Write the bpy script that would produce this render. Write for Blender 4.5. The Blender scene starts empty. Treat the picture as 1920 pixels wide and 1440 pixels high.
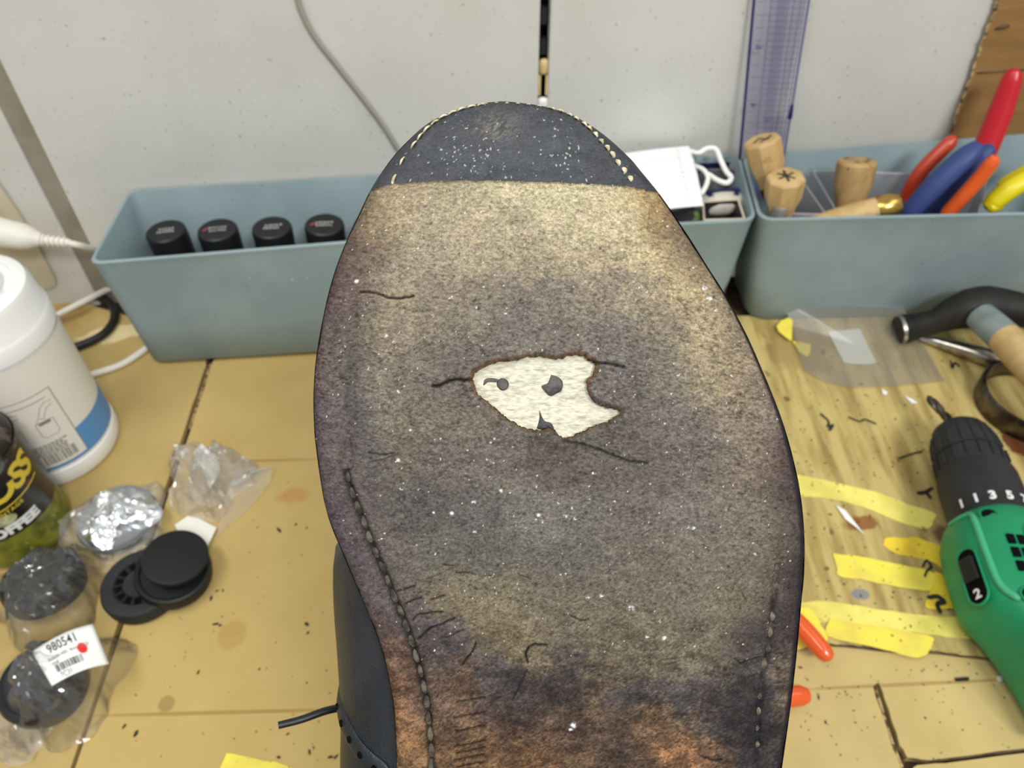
import bpy, bmesh, math, random
import numpy as np
from mathutils import Vector, Matrix
from mathutils.geometry import tessellate_polygon
from mathutils import noise as mnoise
R = random.Random(7)
rng = np.random.default_rng(11)
scene = bpy.context.scene
COL = scene.collection

# ------------------------------------------------------------------ camera, world, lights, exposure
PITCH = math.radians(46.8); FPX = 1442.0; CAMH = 0.475
cam_d = bpy.data.cameras.new('camera'); cam = bpy.data.objects.new('camera', cam_d); COL.objects.link(cam)
cam.location = (0, 0, CAMH); cam.rotation_euler = (math.pi/2 - PITCH, 0, 0)
cam_d.sensor_width = 36.0; cam_d.lens = FPX/1920*36.0; cam_d.clip_start = 0.01; cam_d.clip_end = 20
cam_d.dof.use_dof = True; cam_d.dof.focus_distance = 0.181; cam_d.dof.aperture_fstop = 26
scene.camera = cam
world = bpy.data.worlds.new('room_light'); scene.world = world; world.use_nodes = True
bg = world.node_tree.nodes['Background']; bg.inputs[0].default_value = (0.95, 0.99, 1.0, 1); bg.inputs[1].default_value = 0.44
def area(name, loc, target, sx, sy, power, col=(1, 1, 1)):
    d = bpy.data.lights.new(name, 'AREA'); d.shape = 'RECTANGLE'; d.size = sx; d.size_y = sy; d.energy = power; d.color = col
    o = bpy.data.objects.new(name, d); COL.objects.link(o); o.location = loc
    o.rotation_euler = (Vector(target) - Vector(loc)).to_track_quat('-Z', 'Y').to_euler()
    return o
area('ceiling_lamp', (-0.50, -0.10, 1.55), (-0.1, 0.3, 0), 1.0, 0.30, 11.0, (1.0, 1.0, 0.95))
area('ceiling_lamp', (0.85, 0.10, 1.55), (0.2, 0.3, 0), 0.9, 0.30, 3.5, (1.0, 1.0, 0.96))
area('room_lamp', (0.55, -0.80, 1.5), (0, 0.25, 0.1), 0.5, 0.28, 20.0, (1.0, 0.99, 0.95))
scene.view_settings.view_transform = 'Standard'; scene.view_settings.look = 'None'
scene.view_settings.gamma = 1.0; scene.view_settings.use_curve_mapping = False
scene.view_settings.exposure = 0.0
scene.cycles.transparent_max_bounces = 48      # crumpled clear film folds over itself many times

# ------------------------------------------------------------------ geometry of the place: pixels -> points on real planes
def ray(x, y):
    u = (x-960)/FPX; v = (y-720)/FPX
    return Vector((u, math.cos(PITCH)-v*math.sin(PITCH), -math.sin(PITCH)-v*math.cos(PITCH)))
O3 = Vector((0, 0, CAMH))
def P(x, y, z=0.0):
    r = ray(x, y); return O3 + r*((z-CAMH)/r.z)
def PW(x, y, off=0.0):                       # on the back wall plane Y = .597 + .12 X
    r = ray(x, y); return O3 + r*((0.597-off)/(r.y-0.12*r.x))
def PY(x, y, Y):
    r = ray(x, y); return O3 + r*(Y/r.y)
def PD(x, y, d): return O3 + ray(x, y)*d
def lin(c):
    return tuple(((v/255)/12.92 if v/255 <= 0.04045 else ((v/255+0.055)/1.055)**2.4) for v in c)

# ------------------------------------------------------------------ object helpers
BASE = {}
def basep(o):
    p = Vector((0, 0, 0))
    while o is not None:
        p = p + BASE.get(o.name, Vector((0, 0, 0))); o = o.parent
    return p
def put(o, parent=None):
    COL.objects.link(o)
    if parent is not None:
        o.parent = parent
        if parent.name in BASE: o.matrix_parent_inverse = Matrix.Translation(-BASE[parent.name])
    return o
def thing(name, label, cat, loc=(0, 0, 0), group=None):
    o = bpy.data.objects.new(name, None); COL.objects.link(o); o.location = loc; o.empty_display_size = 0.01
    BASE[o.name] = Vector(loc)
    o['label'] = label; o['category'] = cat
    if group: o['group'] = group
    return o
def tag(o, label, cat, group=None, kind=None):
    o['label'] = label; o['category'] = cat
    if group: o['group'] = group
    if kind: o['kind'] = kind
    return o
def mo(name, vf, mat, parent=None, smooth=True, sharp=35):
    v, f = vf
    me = bpy.data.meshes.new(name); me.from_pydata([tuple(p) for p in v], [], [tuple(q) for q in f])
    bm = bmesh.new(); bm.from_mesh(me); bmesh.ops.recalc_face_normals(bm, faces=bm.faces); bm.to_mesh(me); bm.free()
    me.materials.append(mat)
    if smooth:
        me.polygons.foreach_set('use_smooth', [True]*len(me.polygons))
        if sharp: me.set_sharp_from_angle(angle=math.radians(sharp))
    return put(bpy.data.objects.new(name, me), parent)
def structure(o): o['kind'] = 'structure'; return o
def join(*vfs):
    V, F = [], []
    for v, f in vfs:
        n = len(V); V += [Vector(p) for p in v]; F += [tuple(i+n for i in q) for q in f]
    return V, F
def xf(vf, M):
    return [M @ Vector(p) for p in vf[0]], vf[1]
def lathe(prof, n=48, cap0=True, cap1=True):
    V, F = [], []
    for r, z in prof:
        for i in range(n):
            a = 2*math.pi*i/n; V.append(Vector((r*math.cos(a), r*math.sin(a), z)))
    m = len(prof)
    for j in range(m-1):
        for i in range(n):
            k = (i+1) % n; F.append((j*n+i, j*n+k, (j+1)*n+k, (j+1)*n+i))
    if cap0: F.append(tuple(range(n-1, -1, -1)))
    if cap1: F.append(tuple((m-1)*n+i for i in range(n)))
    return V, F
def loft(rings, closed=True, cap0=True, cap1=True):
    n = len(rings[0]); V = [Vector(p) for r in rings for p in r]; F = []
    for j in range(len(rings)-1):
        for i in range(n if closed else n-1):
            k = (i+1) % n; F.append((j*n+i, j*n+k, (j+1)*n+k, (j+1)*n+i))
    if cap0: F.append(tuple(range(n-1, -1, -1)))
    if cap1: F.append(tuple((len(rings)-1)*n+i for i in range(n)))
    return V, F
def catmull(pts, per=6):
    pts = [Vector(p) for p in pts]; out = []
    for i in range(len(pts)-1):
        p0 = pts[max(i-1, 0)]; p1 = pts[i]; p2 = pts[i+1]; p3 = pts[min(i+2, len(pts)-1)]
        for k in range(per):
            t = k/per
            out.append(0.5*((2*p1)+(p2-p0)*t+(2*p0-5*p1+4*p2-p3)*t*t+(3*p1-p0-3*p2+p3)*t**3))
    out.append(pts[-1]); return out
def tube(pts, rad, n=12, smooth=6, flat=1.0, roundcap=True, up=(0, 0, 1)):
    rs = rad if isinstance(rad, (list, tuple)) else [rad]*len(pts)
    if smooth:
        c = catmull(pts, smooth); rr = [rs[min(int(i/smooth), len(rs)-1)]*(1-(i % smooth)/smooth)+rs[min(int(i/smooth)+1, len(rs)-1)]*((i % smooth)/smooth) for i in range(len(c))]
    else: c = [Vector(p) for p in pts]; rr = list(rs)
    if roundcap:
        d0 = (c[0]-c[1]).normalized(); d1 = (c[-1]-c[-2]).normalized(); r0, r1 = rr[0], rr[-1]
        pre = [(c[0]+d0*r0*0.95, r0*0.25), (c[0]+d0*r0*0.7, r0*0.7)]; post = [(c[-1]+d1*r1*0.7, r1*0.7), (c[-1]+d1*r1*0.95, r1*0.25)]
        c = [p for p, _ in pre]+c+[p for p, _ in post]; rr = [q for _, q in pre]+rr+[q for _, q in post]
    rings = []; u = Vector(up)
    for i, p in enumerate(c):
        t = (c[min(i+1, len(c)-1)]-c[max(i-1, 0)]).normalized()
        if t.length < 1e-9: t = Vector((1, 0, 0))
        s = t.cross(u)
        if s.length < 1e-4: s = t.cross(Vector((1, 0.3, 0)))
        s.normalize(); w = s.cross(t).normalized(); u = w
        rings.append([p+(s*math.cos(2*math.pi*k/n)+w*math.sin(2*math.pi*k/n)*flat)*rr[i] for k in range(n)])
    return loft(rings)
def prism(poly, off):
    """polygon of 3D points extruded by the vector off"""
    n = len(poly); off = Vector(off); V = [Vector(p) for p in poly]+[Vector(p)+off for p in poly]
    tri = tessellate_polygon([[Vector(p) for p in poly]])
    F = [tuple(t) for t in tri]+[tuple(i+n for i in reversed(t)) for t in tri]
    F += [(i, (i+1) % n, (i+1) % n+n, i+n) for i in range(n)]
    return V, F
def prism_px(px, ztop, zbot, jag=0.0, per=1):
    pts = [P(x, y, ztop) for x, y in px]
    if per > 1:
        q = []
        for i in range(len(pts)):
            a, b = pts[i], pts[(i+1) % len(pts)]
            for k in range(per):
                p = a.lerp(b, k/per); p.x += R.uniform(-jag, jag); p.y += R.uniform(-jag, jag); q.append(p)
        pts = q
    return prism(pts, (0, 0, zbot-ztop))
def box(c, s):
    x, y, z = c; a, b, d = s[0]/2, s[1]/2, s[2]/2
    V = [Vector((x+i*a, y+j*b, z+k*d)) for k in (-1, 1) for j in (-1, 1) for i in (-1, 1)]
    return V, [(0, 2, 3, 1), (4, 5, 7, 6), (0, 1, 5, 4), (2, 6, 7, 3), (0, 4, 6, 2), (1, 3, 7, 5)]
def bevel(o, w, seg=2):
    m = o.modifiers.new('bevel', 'BEVEL'); m.width = w; m.segments = seg; m.limit_method = 'ANGLE'; m.angle_limit = math.radians(40); return o
def frame(origin, xdir, zdir):
    x = Vector(xdir).normalized(); z = Vector(zdir); z = (z-x*z.dot(x)).normalized(); y = z.cross(x)
    return Matrix(((x.x, y.x, z.x, origin[0]), (x.y, y.y, z.y, origin[1]), (x.z, y.z, z.z, origin[2]), (0, 0, 0, 1)))
def text2d(s, size=1.0, offset=0.0, shear=0.0, spacing=1.0):
    c = bpy.data.curves.new('t', 'FONT'); c.body = s; c.size = size; c.offset = offset; c.shear = shear; c.space_character = spacing
    c.align_x = 'CENTER'; c.align_y = 'CENTER'; c.resolution_u = 4
    o = bpy.data.objects.new('t', c); COL.objects.link(o)
    dg = bpy.context.evaluated_depsgraph_get(); me = o.evaluated_get(dg).to_mesh()
    vf = ([v.co.copy() for v in me.vertices], [tuple(p.vertices) for p in me.polygons])
    o.evaluated_get(dg).to_mesh_clear(); bpy.data.objects.remove(o); bpy.data.curves.remove(c)
    return vf
def subdiv_long(vf, L):
    bm = bmesh.new(); vs = [bm.verts.new(p) for p in vf[0]]
    for f in vf[1]:
        try: bm.faces.new([vs[i] for i in f])
        except ValueError: pass
    bmesh.ops.triangulate(bm, faces=bm.faces)
    for _ in range(3):
        e = [x for x in bm.edges if x.calc_length() > L]
        if not e: break
        bmesh.ops.subdivide_edges(bm, edges=e, cuts=1); bmesh.ops.triangulate(bm, faces=bm.faces)
    bm.verts.index_update(); r = ([v.co.copy() for v in bm.verts], [tuple(v.index for v in f.verts) for f in bm.faces]); bm.free(); return r
def rect2(x0, y0, x1, y1): return [Vector((x0, y0, 0)), Vector((x1, y0, 0)), Vector((x1, y1, 0)), Vector((x0, y1, 0))], [(0, 1, 2, 3)]
def stroke2(pts, w):
    V, F = [], []
    for i in range(len(pts)-1):
        a = Vector((*pts[i], 0)); b = Vector((*pts[i+1], 0)); d = (b-a)
        if d.length < 1e-9: continue
        d.normalize(); nn = Vector((-d.y, d.x, 0))*w/2; a2 = a-d*w*0.3; b2 = b+d*w*0.3; k = len(V)
        V += [a2-nn, b2-nn, b2+nn, a2+nn]; F.append((k, k+1, k+2, k+3))
    return V, F

# ------------------------------------------------------------------ materials
def mat(name, c, rough=0.5, metal=0.0, c2=None, nscale=40.0, lo=0.4, hi=0.6, bump=0.0, bscale=200.0, spec=0.5, coat=0.0, specks=None, stretch=None, alpha=1.0, sss=0.0):
    m = bpy.data.materials.new(name); m.use_nodes = True; nt = m.node_tree; b = nt.nodes['Principled BSDF']; L = nt.links.new
    b.inputs['Roughness'].default_value = rough; b.inputs['Metallic'].default_value = metal; b.inputs['Specular IOR Level'].default_value = spec
    b.inputs['Coat Weight'].default_value = coat
    tc = nt.nodes.new('ShaderNodeTexCoord'); src = tc.outputs['Object']
    if stretch:
        mp = nt.nodes.new('ShaderNodeMapping'); mp.inputs['Scale'].default_value = stretch; L(src, mp.inputs[0]); src2 = mp.outputs[0]
    else: src2 = src
    b.inputs['Base Color'].default_value = (*lin(c), 1); out = None
    if c2 is not None:
        n = nt.nodes.new('ShaderNodeTexNoise'); n.inputs['Scale'].default_value = nscale; n.inputs['Detail'].default_value = 6; L(src2, n.inputs['Vector'])
        r = nt.nodes.new('ShaderNodeValToRGB'); r.color_ramp.elements[0].position = lo; r.color_ramp.elements[1].position = hi
        r.color_ramp.elements[0].color = (*lin(c), 1); r.color_ramp.elements[1].color = (*lin(c2), 1)
        L(n.outputs['Fac'], r.inputs[0]); out = r.outputs[0]; L(out, b.inputs['Base Color'])
    if specks:
        for sc, thr, scol in specks:
            n = nt.nodes.new('ShaderNodeTexNoise'); n.inputs['Scale'].default_value = sc; n.inputs['Detail'].default_value = 1; L(src, n.inputs['Vector'])
            mr = nt.nodes.new('ShaderNodeMapRange'); mr.inputs[1].default_value = thr; mr.inputs[2].default_value = thr+0.03; L(n.outputs['Fac'], mr.inputs[0])
            mx = nt.nodes.new('ShaderNodeMix'); mx.data_type = 'RGBA'; L(mr.outputs[0], mx.inputs[0])
            if out is not None: L(out, mx.inputs[6])
            else: mx.inputs[6].default_value = (*lin(c), 1)
            mx.inputs[7].default_value = (*lin(scol), 1); out = mx.outputs[2]; L(out, b.inputs['Base Color'])
    if bump:
        n = nt.nodes.new('ShaderNodeTexNoise'); n.inputs['Scale'].default_value = bscale; n.inputs['Detail'].default_value = 4; L(src2, n.inputs['Vector'])
        bp = nt.nodes.new('ShaderNodeBump'); bp.inputs['Strength'].default_value = bump; bp.inputs['Distance'].default_value = 0.001
        L(n.outputs['Fac'], bp.inputs['Height']); L(bp.outputs[0], b.inputs['Normal'])
    return m
def add_spot(m, cx, cy, rx, ry, ang, col, strength, soft=0.5, wob=0.35, nsc=120):
    """a stain with a shape of its own, in the sheet's own coordinates"""
    nt = m.node_tree; L = nt.links.new; b = nt.nodes['Principled BSDF']; src = b.inputs['Base Color'].links[0].from_socket
    tc = nt.nodes.new('ShaderNodeTexCoord'); mp = nt.nodes.new('ShaderNodeMapping'); mp.vector_type = 'TEXTURE'
    mp.inputs['Location'].default_value = (cx, cy, 0); mp.inputs['Rotation'].default_value = (0, 0, ang); mp.inputs['Scale'].default_value = (rx, ry, 1)
    sx = nt.nodes.new('ShaderNodeVectorMath'); sx.operation = 'MULTIPLY'; sx.inputs[1].default_value = (1, 1, 0)
    L(tc.outputs['Object'], mp.inputs[0]); L(mp.outputs[0], sx.inputs[0])
    ln = nt.nodes.new('ShaderNodeVectorMath'); ln.operation = 'LENGTH'; L(sx.outputs[0], ln.inputs[0])
    n = nt.nodes.new('ShaderNodeTexNoise'); n.inputs['Scale'].default_value = nsc; n.inputs['Detail'].default_value = 4; L(tc.outputs['Object'], n.inputs['Vector'])
    ad = nt.nodes.new('ShaderNodeMath'); ad.operation = 'MULTIPLY_ADD'; ad.inputs[1].default_value = wob*2; L(n.outputs['Fac'], ad.inputs[0]); L(ln.outputs['Value'], ad.inputs[2])
    mr = nt.nodes.new('ShaderNodeMapRange'); mr.interpolation_type = 'SMOOTHSTEP'
    mr.inputs[1].default_value = 1+wob-soft*0.5; mr.inputs[2].default_value = 1+wob+soft*0.5; mr.inputs[3].default_value = strength; mr.inputs[4].default_value = 0
    L(ad.outputs[0], mr.inputs[0])
    mx = nt.nodes.new('ShaderNodeMix'); mx.data_type = 'RGBA'; L(mr.outputs[0], mx.inputs[0]); L(src, mx.inputs[6]); mx.inputs[7].default_value = (*lin(col), 1)
    L(mx.outputs[2], b.inputs['Base Color'])
def clear(name, tint=(1, 1, 1), haze=0.12, rough=0.08, gloss=0.35, hcol=(235, 235, 235), bump=0.0, bscale=150):
    """thin clear film: see-through, a clear-coat glint and a little milky haze"""
    m = bpy.data.materials.new(name); m.use_nodes = True; nt = m.node_tree; L = nt.links.new; nt.nodes.remove(nt.nodes['Principled BSDF'])
    out = nt.nodes['Material Output']; tr = nt.nodes.new('ShaderNodeBsdfTransparent'); tr.inputs[0].default_value = (*tint, 1)
    df = nt.nodes.new('ShaderNodeBsdfDiffuse'); df.inputs[0].default_value = (*lin(hcol), 1)
    gl = nt.nodes.new('ShaderNodeBsdfGlossy'); gl.inputs['Roughness'].default_value = rough; gl.inputs[0].default_value = (1, 1, 1, 1)
    m1 = nt.nodes.new('ShaderNodeMixShader'); m1.inputs[0].default_value = haze; L(tr.outputs[0], m1.inputs[1]); L(df.outputs[0], m1.inputs[2])
    fr = nt.nodes.new('ShaderNodeFresnel'); fr.inputs['IOR'].default_value = 1+gloss
    mn_ = nt.nodes.new('ShaderNodeMath'); mn_.operation = 'ADD'; mn_.inputs[1].default_value = .065; mn_.use_clamp = True; L(fr.outputs[0], mn_.inputs[0])
    m2 = nt.nodes.new('ShaderNodeMixShader'); L(mn_.outputs[0], m2.inputs[0]); L(m1.outputs[0], m2.inputs[1]); L(gl.outputs[0], m2.inputs[2])
    L(m2.outputs[0], out.inputs[0])
    if bump:
        tc = nt.nodes.new('ShaderNodeTexCoord'); n = nt.nodes.new('ShaderNodeTexNoise'); n.inputs['Scale'].default_value = bscale; n.inputs['Detail'].default_value = 3; L(tc.outputs['Object'], n.inputs['Vector'])
        bp = nt.nodes.new('ShaderNodeBump'); bp.inputs['Strength'].default_value = bump; bp.inputs['Distance'].default_value = 0.002
        L(n.outputs['Fac'], bp.inputs['Height']); L(bp.outputs[0], gl.inputs['Normal']); L(bp.outputs[0], fr.inputs['Normal'])
    return m
def vcol_mat(name, rough=0.8, bump=0.25, bscale=2500, spec=0.25):
    m = bpy.data.materials.new(name); m.use_nodes = True; nt = m.node_tree; L = nt.links.new; b = nt.nodes['Principled BSDF']
    a = nt.nodes.new('ShaderNodeVertexColor'); a.layer_name = 'wear_shade'
    tc = nt.nodes.new('ShaderNodeTexCoord'); n = nt.nodes.new('ShaderNodeTexNoise'); n.inputs['Scale'].default_value = bscale; n.inputs['Detail'].default_value = 3; L(tc.outputs['Object'], n.inputs['Vector'])
    mr = nt.nodes.new('ShaderNodeMapRange'); mr.inputs[1].default_value = 0.3; mr.inputs[2].default_value = 0.7; mr.inputs[3].default_value = 0.72; mr.inputs[4].default_value = 1.28; L(n.outputs['Fac'], mr.inputs[0])
    mx = nt.nodes.new('ShaderNodeVectorMath'); mx.operation = 'SCALE'; L(a.outputs[0], mx.inputs[0]); L(mr.outputs[0], mx.inputs['Scale']); L(mx.outputs[0], b.inputs['Base Color'])
    bp = nt.nodes.new('ShaderNodeBump'); bp.inputs['Strength'].default_value = bump; bp.inputs['Distance'].default_value = 0.0004
    L(n.outputs['Fac'], bp.inputs['Height']); L(bp.outputs[0], b.inputs['Normal'])
    b.inputs['Roughness'].default_value = rough; b.inputs['Specular IOR Level'].default_value = spec
    return m
M = {}
M['wall'] = mat('white_board', (198, 197, 190), 0.6, c2=(204, 203, 197), nscale=12, specks=[(330, 0.735, (150, 148, 142)), (700, 0.755, (232, 232, 230))], spec=0.3)
M['wall_dark'] = mat('shadow_gap', (150, 143, 128), 0.7, c2=(135, 128, 112), nscale=30)
M['board_edge'] = mat('board_edge', (205, 212, 216), 0.5)
M['black_gap'] = mat('dark_gap', (18, 17, 17), 0.5)
M['beige'] = mat('beige_plastic', (214, 190, 140), 0.5, c2=(200, 170, 115), nscale=60)
M['beige_plate'] = mat('beige_plate', (196, 188, 165), 0.6, c2=(186, 177, 152), nscale=25)
M['bench'] = mat('bench_wood', (92, 70, 42), 0.7, c2=(62, 46, 28), nscale=30, stretch=(1, 8, 1), bump=0.2)
CB = dict(rough=0.75, nscale=14, lo=0.3, hi=0.7, bump=0.10, bscale=350, spec=0.2)
M['card'] = mat('cardboard', (194, 168, 108), c2=(182, 156, 96), specks=[(420, 0.765, (140, 116, 70))], **CB)
M['card_left'] = mat('cardboard_left', (192, 166, 108), c2=(170, 146, 92), specks=[(420, 0.75, (130, 108, 66))], **CB)
M['card_front'] = mat('cardboard_front', (206, 184, 126), c2=(186, 163, 106), specks=[(420, 0.765, (152, 128, 84))], **CB)
M['card_worn'] = mat('cardboard_worn', (194, 174, 112), 0.8, c2=(150, 127, 74), nscale=26, lo=0.42, hi=0.68, stretch=(4.0, 0.5, 1), specks=[(260, 0.73, (112, 86, 48)), (90, 0.74, (128, 100, 60))], bump=0.35, bscale=90, spec=0.2)
M['card_edge'] = mat('cardboard_edge', (96, 78, 52), 0.9, c2=(60, 48, 34), nscale=120)
M['card_wall'] = mat('cardboard_on_wall', (150, 112, 64), 0.85, c2=(138, 102, 56), nscale=10, stretch=(1, 1, 6), bump=0.08)
M['card_flute'] = mat('cardboard_flutes', (196, 168, 122), 0.9, c2=(90, 66, 38), nscale=260)
M['tape'] = mat('masking_tape', (240, 222, 84), 0.7, c2=(226, 206, 92), nscale=45, specks=[(260, 0.72, (168, 142, 48))], bump=0.4, bscale=180, spec=0.3)
M['tape_dirty'] = mat('masking_tape_dirty', (240, 208, 62), 0.7, c2=(206, 158, 52), nscale=35, lo=0.5, hi=0.75, specks=[(200, 0.70, (150, 110, 44))], bump=0.4, bscale=180, spec=0.3)
M['tape_pale'] = mat('masking_tape_pale', (238, 224, 116), 0.7, c2=(214, 200, 100), nscale=40, specks=[(300, 0.70, (140, 124, 62))], bump=0.5, bscale=160, spec=0.3)
M['bin'] = mat('blue_grey_plastic', (140, 157, 161), 0.5, c2=(132, 149, 154), nscale=20, specks=[(330, 0.745, (112, 126, 130)), (520, 0.775, (188, 204, 208))], bump=0.12, bscale=500, spec=0.35)
M['black_plastic'] = mat('black_plastic', (24, 24, 26), 0.42, spec=0.4)
M['black_matte'] = mat('black_rubber', (34, 35, 37), 0.62, spec=0.35, c2=(42, 43, 45), nscale=50)
M['black_cap'] = mat('black_cap_plastic', (21, 21, 23), 0.5, spec=0.35)
M['black_deep'] = mat('black_recess', (6, 6, 7), 0.8, spec=0.1)
M['white_plastic'] = mat('white_plastic', (232, 232, 230), 0.35, spec=0.5)
M['cream_label'] = mat('cream_label', (226, 222, 212), 0.45)
M['label_white'] = mat('label_paper', (238, 238, 236), 0.5)
M['blue_print'] = mat('blue_print', (84, 142, 200), 0.42)
M['ink'] = mat('black_ink', (44, 42, 42), 0.6)
M['ink_soft'] = mat('grey_ink', (128, 124, 118), 0.6)
M['ink_light'] = mat('white_ink', (225, 225, 222), 0.5)
M['ink_pale'] = mat('pale_print', (190, 188, 186), 0.5)
M['ink_red'] = mat('red_dot', (222, 40, 40), 0.5)
M['gold'] = mat('gold_print', (214, 190, 60), 0.45)
M['can_dark'] = mat('dark_can_print', (42, 32, 27), 0.3, c2=(24, 19, 18), nscale=60, specks=[(70, 0.70, (92, 48, 42))], spec=0.5)
M['can_green'] = mat('olive_can_print', (128, 128, 44), 0.35, c2=(78, 82, 28), nscale=120, lo=0.35, hi=0.7, specks=[(150, 0.70, (168, 160, 70))])
M['foil'] = mat('crinkled_foil', (246, 248, 252), 0.36, metal=1.0, bump=0.25, bscale=260)
M['steel'] = mat('bright_steel', (196, 192, 184), 0.28, metal=1.0, c2=(150, 140, 126), nscale=70)
M['steel_dark'] = mat('dark_steel', (120, 112, 104), 0.33, metal=1.0, c2=(78, 70, 64), nscale=70, bump=0.2)
M['hammer_black'] = mat('hammer_black', (24, 22, 21), 0.55, c2=(36, 33, 30), nscale=60, spec=0.35)
M['wood'] = mat('pale_wood', (198, 168, 116), 0.6, c2=(184, 152, 100), nscale=30, stretch=(3, 3, 1), specks=[(240, 0.74, (140, 104, 62))])
M['wood_old'] = mat('old_wood', (178, 148, 98), 0.6, c2=(158, 126, 80), nscale=30, stretch=(3, 3, 1), specks=[(240, 0.72, (110, 80, 46))])
M['grey_rubber'] = mat('grey_collar', (128, 138, 138), 0.6, c2=(108, 118, 118), nscale=60)
M['brass'] = mat('brass', (196, 160, 84), 0.25, metal=1.0)
M['green'] = mat('green_plastic', (20, 130, 85), 0.45, c2=(23, 136, 90), nscale=30, bump=0.06, bscale=900, spec=0.4)
M['green_light'] = mat('green_ridge', (62, 164, 120), 0.45)
M['orange'] = mat('orange_vinyl', (226, 92, 40), 0.16, spec=0.5)
M['orange_dark'] = mat('dark_orange_vinyl', (180, 62, 36), 0.3, spec=0.5)
M['blue_vinyl'] = mat('blue_vinyl', (52, 68, 122), 0.5, spec=0.35)
M['red_vinyl'] = mat('red_vinyl', (186, 20, 36), 0.3, spec=0.5)
M['yellow_vinyl'] = mat('yellow_vinyl', (222, 206, 20), 0.35)
M['navy'] = mat('navy_print', (26, 28, 70), 0.45, c2=(36, 38, 84), nscale=60)
M['dark_box'] = mat('dark_carton', (52, 48, 48), 0.6, c2=(38, 36, 38), nscale=50)
M['grey_box'] = mat('grey_carton', (112, 110, 116), 0.6, c2=(92, 90, 98), nscale=50)
M['leaf_print'] = mat('green_print', (112, 148, 80), 0.6, c2=(84, 120, 60), nscale=120)
M['tube_cream'] = mat('cream_tube', (206, 200, 188), 0.4, c2=(192, 186, 174), nscale=60)
M['carton_edge'] = mat('carton_edge', (206, 192, 168), 0.8)
M['mask'] = mat('mask_fabric', (236, 238, 240), 0.9, bump=0.15, bscale=900, spec=0.1)
M['elastic'] = mat('elastic_loop', (238, 236, 232), 0.85, bump=0.2, bscale=900, spec=0.1)
M['cable_grey'] = mat('grey_cable', (150, 148, 138), 0.5)
M['cable_white'] = mat('white_cable', (222, 218, 208), 0.5)
M['cable_black'] = mat('black_cable', (20, 19, 19), 0.5)
M['film'] = clear('clear_film', haze=0.16, rough=0.14, gloss=0.16, hcol=(250, 250, 250))
M['film_hazy'] = clear('hazy_film', haze=0.04, rough=0.11, gloss=0.18, hcol=(245, 245, 248))
M['bag'] = clear('milky_bag', haze=0.36, rough=0.3, gloss=0.12, hcol=(150, 146, 138))
M['divider'] = clear('frosted_plastic', haze=0.30, rough=0.35, gloss=0.2, hcol=(182, 182, 190))
M['ruler'] = clear('ruler_plastic', tint=(0.93, 0.93, 0.98), haze=0.04, rough=0.1, gloss=0.15, hcol=(150, 150, 190))
M['ruler_edge'] = mat('ruler_edge_blue', (34, 38, 92), 0.4)
M['ruler_ink'] = mat('ruler_ink', (84, 84, 132), 0.6)
M['ruler_band'] = clear('ruler_band', tint=(0.80, 0.80, 0.91), haze=0.03, rough=0.2, gloss=0.1, hcol=(120, 120, 180))
M['paper'] = mat('white_paper', (232, 230, 220), 0.8, bump=0.2, bscale=120)
M['scrap'] = mat('black_scrap', (30, 28, 24), 0.7)
M['leather'] = mat('black_upper_leather', (44, 47, 51), 0.38, c2=(36, 39, 43), nscale=60, bump=0.35, bscale=1400, spec=0.45)
M['edge'] = mat('sole_edge_ink', (22, 18, 20), 0.5, c2=(40, 30, 34), nscale=90, bump=0.3, bscale=600)
M['sole'] = vcol_mat('worn_sole_leather', 0.75, 0.5, 2600, 0.25)
M['toe'] = vcol_mat('black_toe_rubber', 0.55, 0.35, 2400, 0.4)
M['insole'] = mat('cream_insole', (214, 209, 190), 0.85, c2=(166, 160, 143), nscale=900, lo=0.42, hi=0.72, stretch=(0.55, 1.5, 1.5), bump=0.6, bscale=1100, spec=0.15)
M['thread'] = mat('cream_thread', (226, 216, 186), 0.8, c2=(176, 160, 120), nscale=700)
M['thread_old'] = mat('old_thread', (98, 91, 76), 0.85, c2=(46, 42, 37), nscale=420, bump=0.6, bscale=1800)
M['thread_worn'] = mat('worn_thread', (120, 108, 88), 0.85, c2=(62, 54, 48), nscale=420, lo=.35, hi=.6, bump=0.6, bscale=1800)
M['glue'] = mat('dark_glue_residue', (84, 78, 70), 0.6, c2=(50, 50, 52), nscale=300, bump=0.3, bscale=500)
M['lace'] = mat('black_lace', (22, 22, 24), 0.45)

# stains and creases that belong to the sheets
def spot(m, x, y, rx, ry, ang, col, s, **k):
    p = P(x, y, 0); add_spot(M[m], p.x, p.y, rx, ry, ang, col, s, **k)
spot('card', 435, 1190, .009, .010, 0, (168, 124, 66), .38, soft=.4, wob=.2)
spot('card', 312, 1320, .005, .005, 0, (128, 100, 52), .5, soft=.4, wob=.25)
spot('card', 548, 928, .011, .007, .2, (176, 116, 56), .45, soft=.7, wob=.6)
for (x0, y0, x1, y1) in ((180, 1342, 650, 1330), (400, 866, 600, 861)):
    a, b = P(x0, y0), P(x1, y1); c = (a+b)/2; d = b-a
    add_spot(M['card'], c.x, c.y, d.length/2, .0012, math.atan2(d.y, d.x), (150, 116, 62), .65, soft=.7, wob=.15)
a, b = P(1500, 1293), P(1930, 1272); c = (a+b)/2; d = b-a
add_spot(M['card_front'], c.x, c.y, d.length/2, .0012, math.atan2(d.y, d.x), (158, 124, 72), .65, soft=.7, wob=.15)
spot('card_worn', 1612, 985, .013, .006, .2, (128, 72, 36), .8, soft=.4, wob=.5)
spot('card_worn', 1905, 832, .011, .016, .2, (92, 38, 18), .9, soft=.3, wob=.6)
spot('card_worn', 1775, 1005, .014, .008, 0, (74, 44, 34), .75, soft=.5, wob=.9)
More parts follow.
